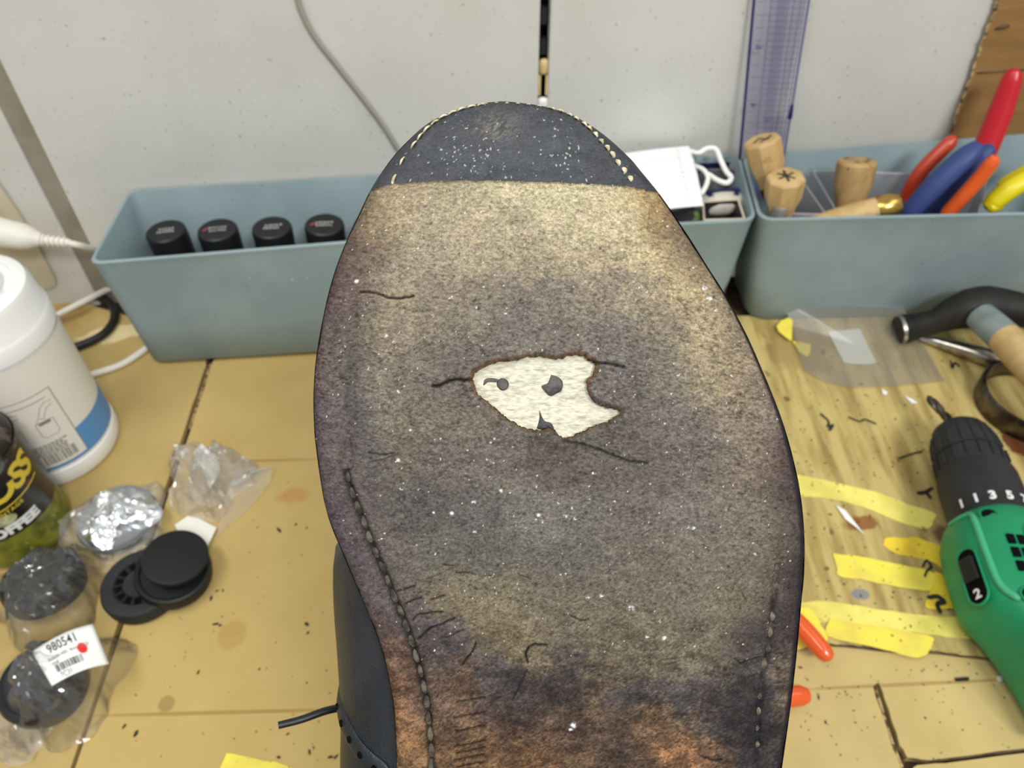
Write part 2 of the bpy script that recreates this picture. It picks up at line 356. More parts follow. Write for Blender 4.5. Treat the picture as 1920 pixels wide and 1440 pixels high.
spot('card_worn', 1612, 1118, .006, .004, 0, (120, 124, 140), .8, soft=.4, wob=.3)
spot('card_worn', 1500, 650, .03, .035, 0, (128, 100, 52), .5, soft=.7, wob=.8, nsc=60)
spot('card_left', 215, 625, .03, .011, .25, (224, 206, 160), .9, soft=.3, wob=.7, nsc=60)
spot('card_left', 130, 590, .02, .02, 0, (150, 116, 66), .5, soft=.9, wob=.7, nsc=60)

# ------------------------------------------------------------------ the setting: back wall boards, bench, floor
Z0 = -0.008
def wallp(x, z, off): return Vector((x, 0.597+0.12*x-off, z))
def wall_board(name, x0, x1, off, thick, m, z0=-0.006, z1=0.62):
    nrm = Vector((0.12, -1, 0)).normalized()
    q = [wallp(x0, z0, off), wallp(x1, z0, off), wallp(x1, z1, off), wallp(x0, z1, off)]
    return mo(name, prism(q, -nrm*thick), m, smooth=False)
xs = PW(86, 290, 0.0).x
xg0, xg1 = PW(1011, 100).x, PW(1030, 100).x
wl = thing('wall_back', 'white speckled boards of the back wall behind the bins', 'wall', (0, 0.60, 0)); wl['kind'] = 'structure'
for nm, x0, x1, off, th, m in (('board', xs, xg0, 0.0, 0.012, M['wall']), ('board', xg1, 1.8, -0.001, 0.012, M['wall']),
                               ('board', -1.8, xs-0.019, -0.004, 0.012, M['wall']), ('backing', -1.85, 1.85, -0.022, 0.01, M['black_gap']), ('joint_strip', xs-0.020, xs+0.0005, -0.006, 0.008, M['wall_dark'])):
    o = wall_board(nm, x0, x1, off, th, m); o.parent = wl; o.matrix_parent_inverse = Matrix.Translation(-BASE[wl.name])
    if nm == 'board': bevel(o, 0.0012, 2)
# the catch seen in the gap between the boards
gx = (xg0+xg1)/2
ct = thing('cupboard_catch', 'beige and black catch inside the narrow gap between two white boards', 'catch', wallp(gx, 0.19, -0.01))
def gapbox(z0, z1, w, d): 
    p = wallp(gx, (z0+z1)/2, -d); return box(p, (w, 0.006, z1-z0))
za, zb = PW(1018, 182).z, PW(1018, 116).z
bevel(mo('catch_body', gapbox(zb-0.013, zb, 0.0078, 0.006), M['beige'], ct), 0.003, 3)
for s in (-1, 1):
    p = wallp(gx+s*0.0030, (zb-0.013+za)/2, -0.006); mo('prong', box(p, (0.0022, 0.006, zb-0.013-za)), M['beige'], ct)
bevel(mo('roller', gapbox(za-0.012, za-0.002, 0.0085, 0.004), M['white_plastic'], ct), 0.003, 3)
for z0, z1 in ((PW(1018, 112).z, PW(1018, 82).z), (PW(1018, 55).z, PW(1018, 24).z)): mo('track', gapbox(z0, z1, 0.006, 0.012), M['black_matte'], ct)
bench = thing('workbench', 'wooden workbench top under the cardboard sheets', 'workbench', (0, 0.2, -0.8))
mo('bench_top', box((0, 0.135, -0.031), (2.9, 0.93, 0.046)), M['bench'], bench, smooth=False)
for sx in (-1, 1):
    for y in (-0.25, 0.52): mo('leg', box((sx*1.35, y, -0.427), (0.07, 0.07, 0.746)), M['bench'], bench, smooth=False)
structure(mo('floor', box((0, 0, -0.81), (5, 4, 0.02)), mat('floor_vinyl', (150, 146, 138), 0.6, c2=(140, 136, 128), nscale=8), smooth=False))

# plate on the wall at far left
pl = [PW(x, y, -0.003) for x, y in ((-70, 250), (8, 355), (40, 402), (105, 520), (106, 530), (98, 537), (40, 541), (-70, 543))]
tag(mo('wall_plate', prism(pl, (0.0004, -0.0028, 0)), M['beige_plate']), 'beige plate with rounded corner on the white wall beside the plug', 'plate')

# ------------------------------------------------------------------ cardboard on the bench
def sheet(name, px, zt, zb, m, label, per=1, jag=0.0):
    o = mo(name, prism_px(px, zt, zb, jag, per), m, smooth=False)
    return tag(o, label, 'cardboard')
sheet('cardboard_sheet', [(-420, 560), (150, 565), (388, 640), (386, 684), (347, 800), (128, 1448), (60, 1800), (-900, 1800)], 0.0, -0.006, M['card_left'],
      'tan cardboard sheet at the left under the bottle and bags, left of the slit', 6, 0.0006)
slot = [(1636, 1282), (1648, 1278), (1666, 1330), (1690, 1400), (1700, 1418), (1722, 1424), (1760, 1423), (1930, 1402), (2400, 1340),
        (2400, 700), (1950, 585), (420, 640), (397, 683), (358, 803), (139, 1448), (80, 1800), (1560, 1800), (1678, 1440), (1668, 1400), (1652, 1352)]
big = [(420, 640), (397, 683), (358, 803), (139, 1448), (80, 1800), (1060, 1800), (1060, 640)]
sheet('cardboard_sheet', big, 0.0, -0.006, M['card'], 'large tan cardboard sheet right of the slit, in front of the long left bin', 5, 0.0004)
frontp = [(1064, 1150), (1064, 1800), (1600, 1800), (1690, 1446), (1675, 1404), (1659, 1356), (1636, 1286), (1648, 1280), (1666, 1330), (1688, 1398), (1702, 1419), (1730, 1425), (1770, 1422), (1930, 1402), (2500, 1330), (2500, 1150)]
sheet('cardboard_sheet', frontp, 0.0, -0.006, M['card_front'], 'light cardboard sheet with an angled slot at the lower right, under the drill', 3, 0.0004)
sheet('cardboard_sheet', [(1706, 1446), (1720, 1434), (1770, 1431), (1930, 1411), (2500, 1340), (2500, 1800), (1630, 1800)], -0.001, -0.006, M['card_front'], 'cardboard piece below the angled slot in the lower right corner', 3, 0.0004)
worn = [(1064, 590), (1460, 592), (2500, 575), (2500, 1290), (1895, 1238), (1860, 1232), (1800, 1226), (1750, 1220), (1700, 1220), (1640, 1214), (1600, 1209), (1556, 1206), (1500, 1208), (1064, 1205)]
sheet('cardboard_sheet', worn, 0.0028, 0.0002, M['card_worn'], 'worn stained cardboard with taped yellow strips, under the bag and drill chuck', 6, 0.0006)
# dark raw edge of the worn sheet and pale cut flutes of the slot
def edge_strip(px, w, z, m, name, parent): 
    mo(name, tube([P(x, y, z) for x, y in px], w, 8, 4), m, parent)
ws = bpy.data.objects['cardboard_sheet.004']
edge_strip([(1500, 1210), (1556, 1208), (1600, 1211), (1640, 1216), (1700, 1222), (1750, 1222), (1800, 1228), (1860, 1234), (1895, 1240), (1960, 1246)], 0.0014, 0.0013, M['card_edge'], 'raw_edge', ws)
fs = bpy.data.objects['cardboard_sheet.002']
edge_strip([(1642, 1290), (1656, 1340), (1674, 1396), (1690, 1436)], 0.0011, -0.0012, M['card_flute'], 'cut_edge', fs)
edge_strip([(1694, 1417), (1726, 1427), (1770, 1424), (1930, 1404)], 0.0008, -0.0015, M['card_edge'], 'cut_edge', fs)
edge_strip([(394, 684), (356, 803)], 0.0009, -0.0012, M['card_flute'], 'cut_edge', bpy.data.objects['cardboard_sheet.001'])

# ------------------------------------------------------------------ yellow tape strips
def strip(px, z, m, label, curl=None):
    pts = catmull([P(x, y, z) for x, y in px]+[P(*px[0], z)], 4)[:-1]
    for i, p in enumerate(pts): p.x += R.uniform(-1, 1)*.0004; p.y += R.uniform(-1, 1)*.0004
    o = mo('tape_strip', prism(pts, (0, 0, 0.0004)), m, smooth=False)
    return tag(o, label, 'tape', 'yellow masking tape strips')
TZ = 0.0029
strip([(1470, 888), (1530, 897), (1640, 923), (1700, 945), (1752, 962), (1748, 978), (1738, 992), (1690, 980), (1620, 952), (1560, 936), (1470, 925)], TZ, M['tape_pale'], 'long pale yellow tape strip nearest the drill chuck, upper of the tapes')
strip([(1656, 1022), (1664, 1008), (1690, 1010), (1718, 1008), (1775, 1032), (1800, 1068), (1815, 1110), (1795, 1095), (1760, 1060), (1720, 1046), (1680, 1038)], TZ, M['tape_dirty'], 'stained yellow tape piece tucked beside the green drill body')
strip([(1561, 1038), (1610, 1044), (1690, 1060), (1750, 1074), (1752, 1108), (1660, 1096), (1612, 1086), (1572, 1080), (1568, 1060)], TZ+.0005, M['tape'], 'bright yellow tape strip with a black curl on it, middle of the tapes')
strip([(1752, 1072), (1775, 1085), (1806, 1138), (1790, 1140), (1742, 1142), (1736, 1128), (1744, 1108)], TZ+.001, M['tape_dirty'], 'crumpled yellow tape patch with dark blot beside the drill')
strip([(1475, 1132), (1555, 1128), (1640, 1142), (1780, 1158), (1806, 1144), (1840, 1166), (1850, 1184), (1830, 1198), (1760, 1192), (1660, 1180), (1550, 1166), (1475, 1170)], TZ, M['tape_pale'], 'long yellow tape strip reaching under the drill handle, second from front')
strip([(1470, 1145), (1515, 1140), (1540, 1172), (1552, 1200), (1520, 1212), (1470, 1214)], TZ+.0005, M['tape'], 'yellow tape end under the upper orange plier handle')
strip([(1556, 1160), (1650, 1176), (1700, 1184), (1746, 1194), (1749, 1204), (1742, 1222), (1722, 1233), (1700, 1230), (1640, 1213), (1552, 1192)], TZ+.001, M['tape'], 'front yellow tape strip with rounded curled end over the cardboard edge')
strip([(424, 1412), (480, 1424), (540, 1436), (560, 1470), (420, 1470)], 0.0002, M['tape'], 'yellow tape corner on the cardboard at the bottom edge of the photo')

# ------------------------------------------------------------------ storage bins
def inset4(c, d):
    n = len(c); out = []
    for i in range(n):
        a, b, e = Vector(c[i-1]), Vector(c[i]), Vector(c[(i+1) % n])
        u = (b-a).normalized(); w = (e-b).normalized(); nu = Vector((-u.y, u.x)); nw = Vector((-w.y, w.x))
        bis = (nu+nw); bis = bis/(bis.dot(nu)); out.append(b+bis*d)
    return out
def fillet(c, r, seg=6):
    n = len(c); out = []
    for i in range(n):
        a, b, e = Vector(c[i-1]), Vector(c[i]), Vector(c[(i+1) % n]); u = (a-b).normalized(); w = (e-b).normalized()
        p, q = b+u*r, b+w*r
        for k in range(seg+1):
            t = k/seg; out.append(p*(1-t)**2+b*2*t*(1-t)+q*t*t)
    return out
def v2(p): return Vector((p.x, p.y))
def bin_(label, rim, base, h, rr, rb, group='blue-grey storage bins'):
    t = 0.0024
    def ring(c, r, z, ins=0): return [Vector((p.x, p.y, z)) for p in fillet(inset4(c, ins) if ins else c, max(r-ins*0.5, 0.002))]
    rings = [ring(base, rb, 0.0035, .003), ring(base, rb, 0.0031, .0015), ring(base, rb, 0.0045)]
    for k in (0.35, 0.7, 0.93):
        mid = [base[i].lerp(rim[i], k) for i in range(4)]; rings.append(ring(mid, rb+(rr-rb)*k, 0.0045+(h-0.0045)*k))
    rings += [ring(rim, rr, h-0.004), ring(rim, rr, h-.0006, -0.0006), ring(rim, rr, h, .0002), ring(rim, rr, h, t-.0004), ring(rim, rr, h-.0008, t)]
    rings += [ring([base[i].lerp(rim[i], .5) for i in range(4)], rb, h*.5, t), ring(base, rb, 0.007, t), ring(base, rb, 0.0062, t+.002)]
    return tag(mo('storage_bin', loft(rings), M['bin'], sharp=50), label, 'bin', group)
BH = 0.119
def along(a, b, L):
    d = (b-a); return a+d.normalized()*L
a, b = v2(P(166, 494, BH)), v2(P(640, 455, BH)); ra, rb_ = v2(P(243, 355, BH)), v2(P(690, 325, BH)); rb_.y -= .003; 
LB = bin_('blue-grey plastic bin holding black bottles, left of the shoe', [a, along(a, b, .252), along(ra, rb_, .252), ra],
     [v2(P(284, 686)), along(v2(P(284, 686)), v2(P(590, 667)), .236), along(v2(P(284, 686)), v2(P(590, 667)), .236)+Vector((-.008, .072)), v2(P(284, 686))+Vector((-.006, .075))], BH, .010, .012)
c, d = v2(P(1418, 412, BH)), v2(P(1386, 288, BH)); e = v2(P(1240, 421, BH)); dirm = (c-e).normalized()
mb = [c-dirm*.236, c, d, d-Vector((dirm.x, .11)).normalized()*.236]
bb = [c+Vector((-.226, -.005)), c+Vector((-.006, .010)), d+Vector((-.008, -.004)), c+Vector((-.222, .075))]
MB_ = bin_('blue-grey plastic bin with face mask and paint tubes, middle behind shoe', mb, bb, BH, .012, .012)
rf, rl = v2(P(1425, 412, BH)), v2(P(1392, 290, BH))
rr_ = [rf, rf+Vector((.30, .012)), v2(P(1392, 290, BH))+Vector((.288, .040)), rl]
br = [v2(P(1400, 606)), v2(P(1400, 606))+Vector((.275, .010)), v2(P(1400, 606))+Vector((.270, .092)), v2(P(1400, 606))+Vector((-.001, .076))]
RB = bin_('blue-grey plastic bin full of pliers and wooden tools, at the right', rr_, br, BH, .014, .022)

# ------------------------------------------------------------------ black bottles in the left bin
def bottle(kind):
    r = thing('dye_bottle', 'x', 'bottle', (0, 0, 0), 'black capped bottles in the left bin')
    mo('bottle_body', lathe([(.0135, 0), (.0152, .001), (.0156, .004), (.0156, .052), (.0150, .058), (.011, .062), (.011, .068)], 36), M['black_plastic'], r)
    mo('cap', lathe([(.0150, .066), (.0160, .067), (.0164, .090), (.0158, .0925), (.0145, .0935)], 40), M['black_plastic'], r)
    tv = []; rr = random.Random(kind)
    for row in range(2):
        x = -.0075+rr.uniform(0, .002)
        while x < .0065:
            w = rr.uniform(.0012, .0024); y = (.0018 if row == 0 else -.0022)
            for k in range(3):
                yy = y+rr.uniform(-.0012, .0012); tv.append(stroke2([(x+rr.uniform(0, .0006), yy), (x+w, yy+rr.uniform(-.0006, .0006))], .0005))
            tv.append(stroke2([(x+w*.5, y-.0013), (x+w*.5, y+.0013)], .0005)); x += w+.0006
    vf = join(*tv); vf = ([v+Vector((0, 0, .0937)) for v in vf[0]], vf[1])
    mo('cap_print', vf, M['ink_pale'], r, smooth=False)
    if kind in (1, 3): 
        vf = stroke2([(-.0105, -.001), (-.0080, .0012)], .0026); mo('cap_mark', ([v+Vector((0, 0, .0937)) for v in vf[0]], vf[1]), mat('cap_mark_%d' % kind, (130, 62, 66), 0.5), r, smooth=False)
    return r
for i, (x, y, lab) in enumerate(((320, 430, 'black capped bottle at the left end of the left bin'), (410, 428, 'black capped bottle with reddish mark, second from left in bin'),
                               (505, 424, 'black capped bottle third from left in the left bin'), (597, 419, 'black capped bottle with reddish mark, just left of the shoe'), (684, 412, 'black capped bottle half hidden behind the shoe edge'))):
    b_ = bottle(i); p = P(x, y, .0995); b_.location = (p.x, p.y-(.0035 if i < 4 else .010), .0078); b_.rotation_euler = (0.0, 0.03*(i-1), 0.15); b_['label'] = lab; BASE[b_.name] = Vector((0, 0, 0))

# ------------------------------------------------------------------ middle bin: face mask, tubes, cartons
def px_box(name, px, zt, zb, m, label, cat, group=None):
    o = mo(name, prism_px(px, zt, zb), m, smooth=False); bevel(o, .0006, 2); return tag(o, label, cat, group)
px_box('carton', [(1215, 276), (1342, 270), (1352, 296), (1222, 304)], .112, .02, M['dark_box'], 'dark carton at the back of the middle bin behind the mask', 'box')
def tube_thing(label, px, m, mcrimp, zt, thick=.010, w2=None):
    a, b = P(*px[0], zt), P(*px[1], zt); t = thing('paint_tube', label, 'tube', ((a.x+b.x)/2, (a.y+b.y)/2, .007), 'paint tubes in the middle bin')
    dx = (b-a).normalized(); nn = Vector((-dx.y, dx.x, 0)); c = (a+b)/2; W = (b-a).length/2
    rings = []
    for z, w, th in ((.010, .45, .010), (.024, .8, .0115), (.05, .92, .010), (.08, .97, .0065), (zt-.008, 1, .0022), (zt-.006, 1, .0014)):
        rings.append([Vector((c.x, c.y, z))+dx*(W*w*math.cos(q))+nn*(th*math.sin(q)) for q in np.linspace(0, 2*math.pi, 20, endpoint=False)])
    mo('tube_body', loft(rings), m, t)
    mo('crimp', xf(box((0, 0, 0), (W*2.02, .0034, .009)), frame(Vector((c.x, c.y, zt-.0035)), dx, (0, 0, 1))), mcrimp, t, smooth=False)
    return t
tube_thing('navy paint tube standing behind the ear loop in the middle bin', [(1308, 308), (1380, 304)], M['navy'], M['navy'], .112)
tube_thing('grey paint tube between the navy tubes in the middle bin', [(1312, 321), (1374, 318)], M['grey_box'], M['grey_box'], .110)
tube_thing('navy striped paint tube in front of the white ear loop', [(1326, 360), (1386, 355)], M['navy'], M['navy'], .116)
tube_thing('cream banded paint tube lying against the navy striped tube', [(1328, 367), (1384, 364)], M['tube_cream'], M['navy'], .114)
ct_ = thing('ointment_tube', 'fat cream coloured tube in the small carton near bin front', 'tube', P(1352, 384, .02))
a, b = P(1324, 385, .104), P(1378, 380, .104)
mo('tube_body', tube([a, a.lerp(b, .3)+Vector((0, 0, .001)), a.lerp(b, .7)+Vector((0, 0, .001)), b], [.0095, .011, .011, .0095], 20, 5), M['tube_cream'], ct_)
mo('tube_shoulder', tube([b, b.lerp(a, -.12)], [.0088, .006], 16, 0, roundcap=False), M['dark_box'], ct_)
# open carton with pale edges
cart = thing('open_carton', 'open carton with pale raw edges beside the bin front corner', 'box', P(1350, 400, .01))
cp = [P(x, y, .113) for x, y in ((1320, 413), (1396, 411), (1384, 374), (1318, 379))]
for i in range(4):
    a, b = cp[i], cp[(i+1) % 4]; dn = Vector((0, 0, -.085)); nrm = (b-a).cross(dn).normalized()*.0012
    mo('carton_wall', prism([a, b, b+dn, a+dn], nrm), M['dark_box'], cart, smooth=False)
    mo('carton_rim', tube([a, b], .0010, 6, 0, roundcap=False), M['carton_edge'], cart)
gb = px_box('carton', [(1236, 418), (1316, 413), (1312, 392), (1232, 398)], .108, .02, M['dark_box'], 'dark carton with a green mark at the front of middle bin', 'box')
q = [P(x, y, .1082) for x, y in ((1300, 398), (1313, 396), (1316, 412), (1298, 414), (1303, 406))]; mo('green_mark', prism(q, (0, 0, .0004)), M['leaf_print'], gb, smooth=False)
# face mask: pleated fabric
mk = thing('face_mask', 'white pleated face mask with ear loops on the middle bin', 'mask', P(1280, 340, .11))
A, B, C, D = P(1292, 275, .128), P(1319, 386, .128), P(1190, 402, .126), P(1130, 296, .128)
nx, ny = 24, 40; V = []; F = []
for j in range(ny+1):
    for i in range(nx+1):
        u, v = i/nx, j/ny; p = (D*(1-v)+C*v)*(1-u)+(A*(1-v)+B*v)*u
        pl_ = (v*4.0) % 1.0; p = p+Vector((0, 0, .0012*math.sin(u*3.1)+.0028*math.sin(v*math.pi)+.0011*(1-pl_)*(0.3 < v*4 or 1)))
        V.append(p)
for j in range(ny):
    for i in range(nx): F.append((j*(nx+1)+i, j*(nx+1)+i+1, (j+1)*(nx+1)+i+1, (j+1)*(nx+1)+i))
o = mo('mask_body', (V, F), M['mask'], mk, sharp=60); s_ = o.modifiers.new('solid', 'SOLIDIFY'); s_.thickness = .0012; s_.offset = -1
seam = []
for k in range(16):
    t = k/15; p = (A*(1-t)+B*t).lerp(D*(1-t)+C*t, .16+.06*t) + Vector((0, 0, .0045+.0015*math.sin(t*math.pi)))
    seam.append(box(p, (.0008, .0014, .0004)))
mo('weld_seam', join(*seam), M['ink_pale'], mk, smooth=False)
mo('ear_loop', tube([P(x, y, z) for x, y, z in ((1294, 284, .128), (1310, 287, .130), (1325, 279, .133), (1342, 280, .134), (1352, 302, .131), (1362, 322, .127), (1371, 333, .125), (1363, 343, .125), (1345, 338, .125), (1328, 327, .125))], .0022, 10, 6), M['elastic'], mk)
mo('ear_loop', tube([P(x, y, z) for x, y, z in ((1303, 312, .127), (1318, 318, .129), (1327, 332, .128), (1324, 348, .127), (1316, 362, .127))], .0020, 10, 6), M['elastic'], mk)

# ------------------------------------------------------------------ right bin: wooden tools, dividers, pliers
def wooden_tool(label, top, bot, Yt, Yb, r0, r1, sides, m, mark):
    a = PY(*top, Yt); b = PY(*bot, Yb); ax = (b-a).normalized(); t = thing('wood_handle_tool', label, 'tool', b, 'wooden handled tools in the right bin')
    Fm = frame(a, ax, Vector((0, -1, .2))); L = (b-a).length; rings = []
    prof = [(0, r0*.80), (.02*L, r0*.93), (.06*L, r0), (.5*L, r0*.97), (.8*L, r1*1.08), (.95*L, r1)]
    for x, r in prof: rings.append([Fm @ Vector((x, r*math.cos(2*math.pi*(k+.5)/sides), r*math.sin(2*math.pi*(k+.5)/sides))) for k in range(sides)])
    mo('handle', loft(rings), m, t, sharp=25)
    mo('ferrule', xf(lathe([(r1*.9, .93*L), (r1*.98, .94*L), (r1*.92, 1.12*L), (r1*.6, 1.14*L)], 24), Fm @ Matrix(((0, 0, 1, 0), (1, 0, 0, 0), (0, 1, 0, 0), (0, 0, 0, 1)))), M['steel'], t)
    tip = Vector((0, 0, -1))
    mo('shaft', tube([Fm @ Vector((1.1*L, 0, 0)), Fm @ Vector((1.1*L+.02, 0, 0))], [.0022, .001], 10, 0), M['steel_dark'], t)
    Mx = Fm @ Matrix(((0, 0, -1, -.0003), (1, 0, 0, 0), (0, 1, 0, 0), (0, 0, 0, 1)))
    mk_ = []
    rr = random.Random(sides+len(label))
    for s in mark: mk_.append(stroke2([(x*r0, y*r0) for x, y in s], r0*.13))
    mo('painted_mark', xf(join(*mk_), Mx), M['ink'], t, smooth=False)
    mo('notch', xf(lathe([(.0001, .0), (r0*.26, .0002), (r0*.3, -.0006)], 16), frame(Fm @ Vector((.34*L, 0, 0))+Vector((0, -r0*.86, r0*.30)), ax, Vector((0, -1, .4))) @ Matrix.Diagonal((.6, 1.3, 1, 1))), M['wood_old'], t)
    return t
wooden_tool('octagonal wooden handled tool leaning in the bin corner beside the ruler', (1428, 260), (1446, 352), .566, .556, .0148, .0098, 8, M['wood'], [[(-.5, .3), (-.1, -.1), (.2, .4), (.5, 0)], [(-.2, .5), (.3, .2)]])
wooden_tool('octagonal wooden handled tool with star mark, in front of its twin', (1474, 330), (1462, 402), .535, .535, .0152, .0105, 8, M['wood'], [[(0, .5), (0, -.5)], [(-.4, .2), (.4, -.2)], [(-.35, -.3), (.35, .3)]])
wooden_tool('round wooden tool handle standing upright in the clear divider box', (1608, 300), (1590, 392), .572, .560, .0160, .0112, 28, M['wood_old'], [[(-.6, -.3), (-.3, -.45)], [(.2, .5), (.4, .35)], [(.5, -.1), (.6, .05)], [(-.1, .5), (-.3, .45)]])
lt = thing('wood_handle_tool', 'wooden tool handle with brass cap lying across the right bin', 'tool', PY(1600, 400, .54), 'wooden handled tools in the right bin')
a, b = PY(1555, 414, .532), PY(1650, 391, .532); mo('handle', tube([a-(b-a)*.5, a, a.lerp(b, .5), b], [.006, .0085, .0098, .0098], 22, 4), M['wood'], lt)
mo('brass_cap', tube([b-(b-a)*.04, b+(b-a)*.20], [.0104, .0104], 24, 0), M['brass'], lt)
gt = thing('glass_tube', 'short clear tube standing at the front corner of right bin', 'tube', PY(1464, 400, .528))
mo('tube_wall', xf(lathe([(.0066, -.06), (.0066, 0), (.0058, .0006), (.0052, 0), (.0052, -.02)], 24, True, True), Matrix.Translation(PY(1465, 384, .528))), M['divider'], gt)
def divider(label, px, zt, h):
    t = thing('divider_box', label, 'box', P(*px[0], .01), 'frosted divider boxes in the right bin')
    pts = [P(x, y, zt) for x, y in px]; n = len(pts); dn = Vector((0, 0, -h)); cen = sum(pts, Vector())/n
    for i in range(n):
        a, b = pts[i], pts[(i+1) % n]; ia = a.lerp(cen, .04)+dn; ib = b.lerp(cen, .04)+dn
        nn = (b-a).cross(dn).normalized()*.0009
        mo('side_wall', prism([a, b, ib, ia], nn), M['divider'], t, smooth=False)
        mo('rim', tube([a, b], .0007, 6, 0), M['divider'], t)
    mo('bottom', prism([p.lerp(cen, .04)+dn for p in pts], (0, 0, .001)), M['divider'], t, smooth=False)
divider('small frosted plastic divider box beside the starred wooden tool', [(1468, 400), (1549, 402), (1508, 344), (1464, 350)], .110, .085)
divider('long frosted plastic divider box holding the pliers', [(1574, 406), (1834, 404), (1852, 330), (1524, 320)], .111, .095)
def handles(nm, label, paths, jaw, cat='pliers'):
    t = thing(nm, label, cat, jaw[0])
    for pts, r, m, fl in paths: mo('handle', tube(pts, r, 14, 6, fl), m, t)
    mo('jaws', tube([jaw[0], jaw[0].lerp(jaw[1], .3), jaw[1]], [.006, .0085, .003], 10, 4, .6), M['steel_dark'], t)
    return t
handles('pliers', 'pliers with curved orange handles leaning in the right bin', [([PY(x, y, Y) for x, y, Y in ((1692, 398, .572), (1704, 362, .576), (1730, 318, .580), (1782, 266, .586))], [.0062, .0064, .0062, .0058], M['orange_dark'], 1), ([PY(x, y, Y) for x, y, Y in ((1776, 400, .541), (1806, 368, .540), (1836, 334, .539), (1860, 304, .538))], [.0058, .0062, .006, .0056], M['orange'], 1)], (Vector((.335, .560, .050)), Vector((.340, .562, .024))))
handles('pliers', 'pliers with blue handles between the orange handles', [([PY(x, y, Y) for x, y, Y in ((1706, 398, .545), (1752, 348, .548), (1800, 304, .552), (1822, 284, .555))], [.0086, .0098, .0098, .0086], M['blue_vinyl'], .8), ([PY(x, y, Y) for x, y, Y in ((1742, 404, .560), (1786, 350, .562), (1832, 302, .565), (1848, 286, .566))], [.0078, .0085, .0085, .0075], M['blue_vinyl'], .8)], (Vector((.308, .548, .05)), Vector((.306, .550, .024))))
handles('pliers', 'tall red handled tool standing behind the blue pliers', [([PY(x, y, Y) for x, y, Y in ((1806, 352, .570), (1842, 290, .584), (1876, 210, .596), (1898, 146, .604))], [.0094, .0100, .0096, .0075], M['red_vinyl'], .75)], (Vector((.375, .580, .05)), Vector((.372, .578, .024))))
handles('pliers', 'pliers with yellow handles at the right edge of the bin', [([PY(x, y, Y) for x, y, Y in ((1864, 378, .545), (1892, 356, .546), (1930, 334, .548), (1990, 306, .55))], [.0085, .0088, .0088, .008], M['yellow_vinyl'], .9), ([PY(x, y, Y) for x, y, Y in ((1884, 346, .575), (1920, 326, .576), (1990, 290, .578))], [.0062, .0066, .0066], M['yellow_vinyl'], 1)], (Vector((.410, .545, .075)), Vector((.406, .545, .030))))
yk = bpy.data.objects['pliers.003']
mo('grip_collar', tube([PY(1862, 388, .541), PY(1870, 383, .543)], [.0050, .0060], 12, 0), M['yellow_vinyl'], yk)
mo('pivot_arm', tube([PY(1872, 362, .565), PY(1896, 344, .573)], [.006, .005], 10, 0, .7), M['black_plastic'], yk)

# ------------------------------------------------------------------ ruler leaning on the wall
rl_ = thing('ruler', 'clear blue-tinted ruler with grid lines leaning against the wall', 'ruler', PW(1430, 285, .02))
ra_, rb2 = PW(1415, 0, .006), PW(1389, 286, .016); rc_, rd_ = PW(1517, 0, .006), PW(1471, 286, .016)
e1 = (rb2-ra_); e2 = (rd_-rc_)
T0, T1 = -0.35, 1.40
def RP(u, t, lift=0.0): # u 0..1 across, t along (0 = frame top, 1 = y286)
    return (ra_+e1*t).lerp(rc_+e2*t, u) + Vector((.12, -1, 0)).normalized()*lift
mo('blade', prism([RP(0, T0), RP(1, T0), RP(1, T1), RP(0, T1)], Vector((-.12, 1, 0)).normalized()*.0022), M['ruler'], rl_, smooth=False)
mo('coloured_edge', tube([RP(-.012, T0), RP(-.012, T1)], .0012, 8, 0), M['ruler_edge'], rl_)
mo('blade_edge', tube([RP(1.005, T0), RP(1.005, T1)], .0007, 8, 0), M['ruler_ink'], rl_)
def rq(u0, t0, u1, t1): return [RP(u0, t0, .0003), RP(u1, t0, .0003), RP(u1, t1, .0003), RP(u0, t1, .0003)], [(0, 1, 2, 3)]
Ls = []
for k in range(44):
    t = -.3+k*.0385; Ls.append(rq(.30, t, .97, t+.0026))
    if k % 2 == 0: Ls.append(rq(.06, t, .20 if k % 10 else .3, t+.003))
for u in (.30, .62, .72, .84, .92): Ls.append(rq(u, T0, u+.012, 1.0))
mo('printed_grid', join(*Ls), M['ruler_ink'], rl_, smooth=False)
mo('printed_band', rq(.42, T0, .60, .78), M['ruler_band'], rl_, smooth=False)
mo('printed_band', rq(.44, .74, .95, 1.35), M['ruler_band'], rl_, smooth=False)
for s, t in (('6', .28), ('4', .66), ('7', -.1)):
    g = text2d(s, .0085, .0002); U = (RP(1, t)-RP(0, t)).normalized(); Dn = -(e1.normalized()); c0 = RP(.16, t, .0004)
    mo('numeral', ([c0+U*v.y+(-Dn)*v.x*-1 for v in g[0]], g[1]), M['ruler_ink'], rl_, smooth=False)
mo('hang_mark', tube([RP(.99, .66, .001), RP(.985, .74, .001)], [.0014, .002], 8, 0), M['ruler_edge'], rl_)

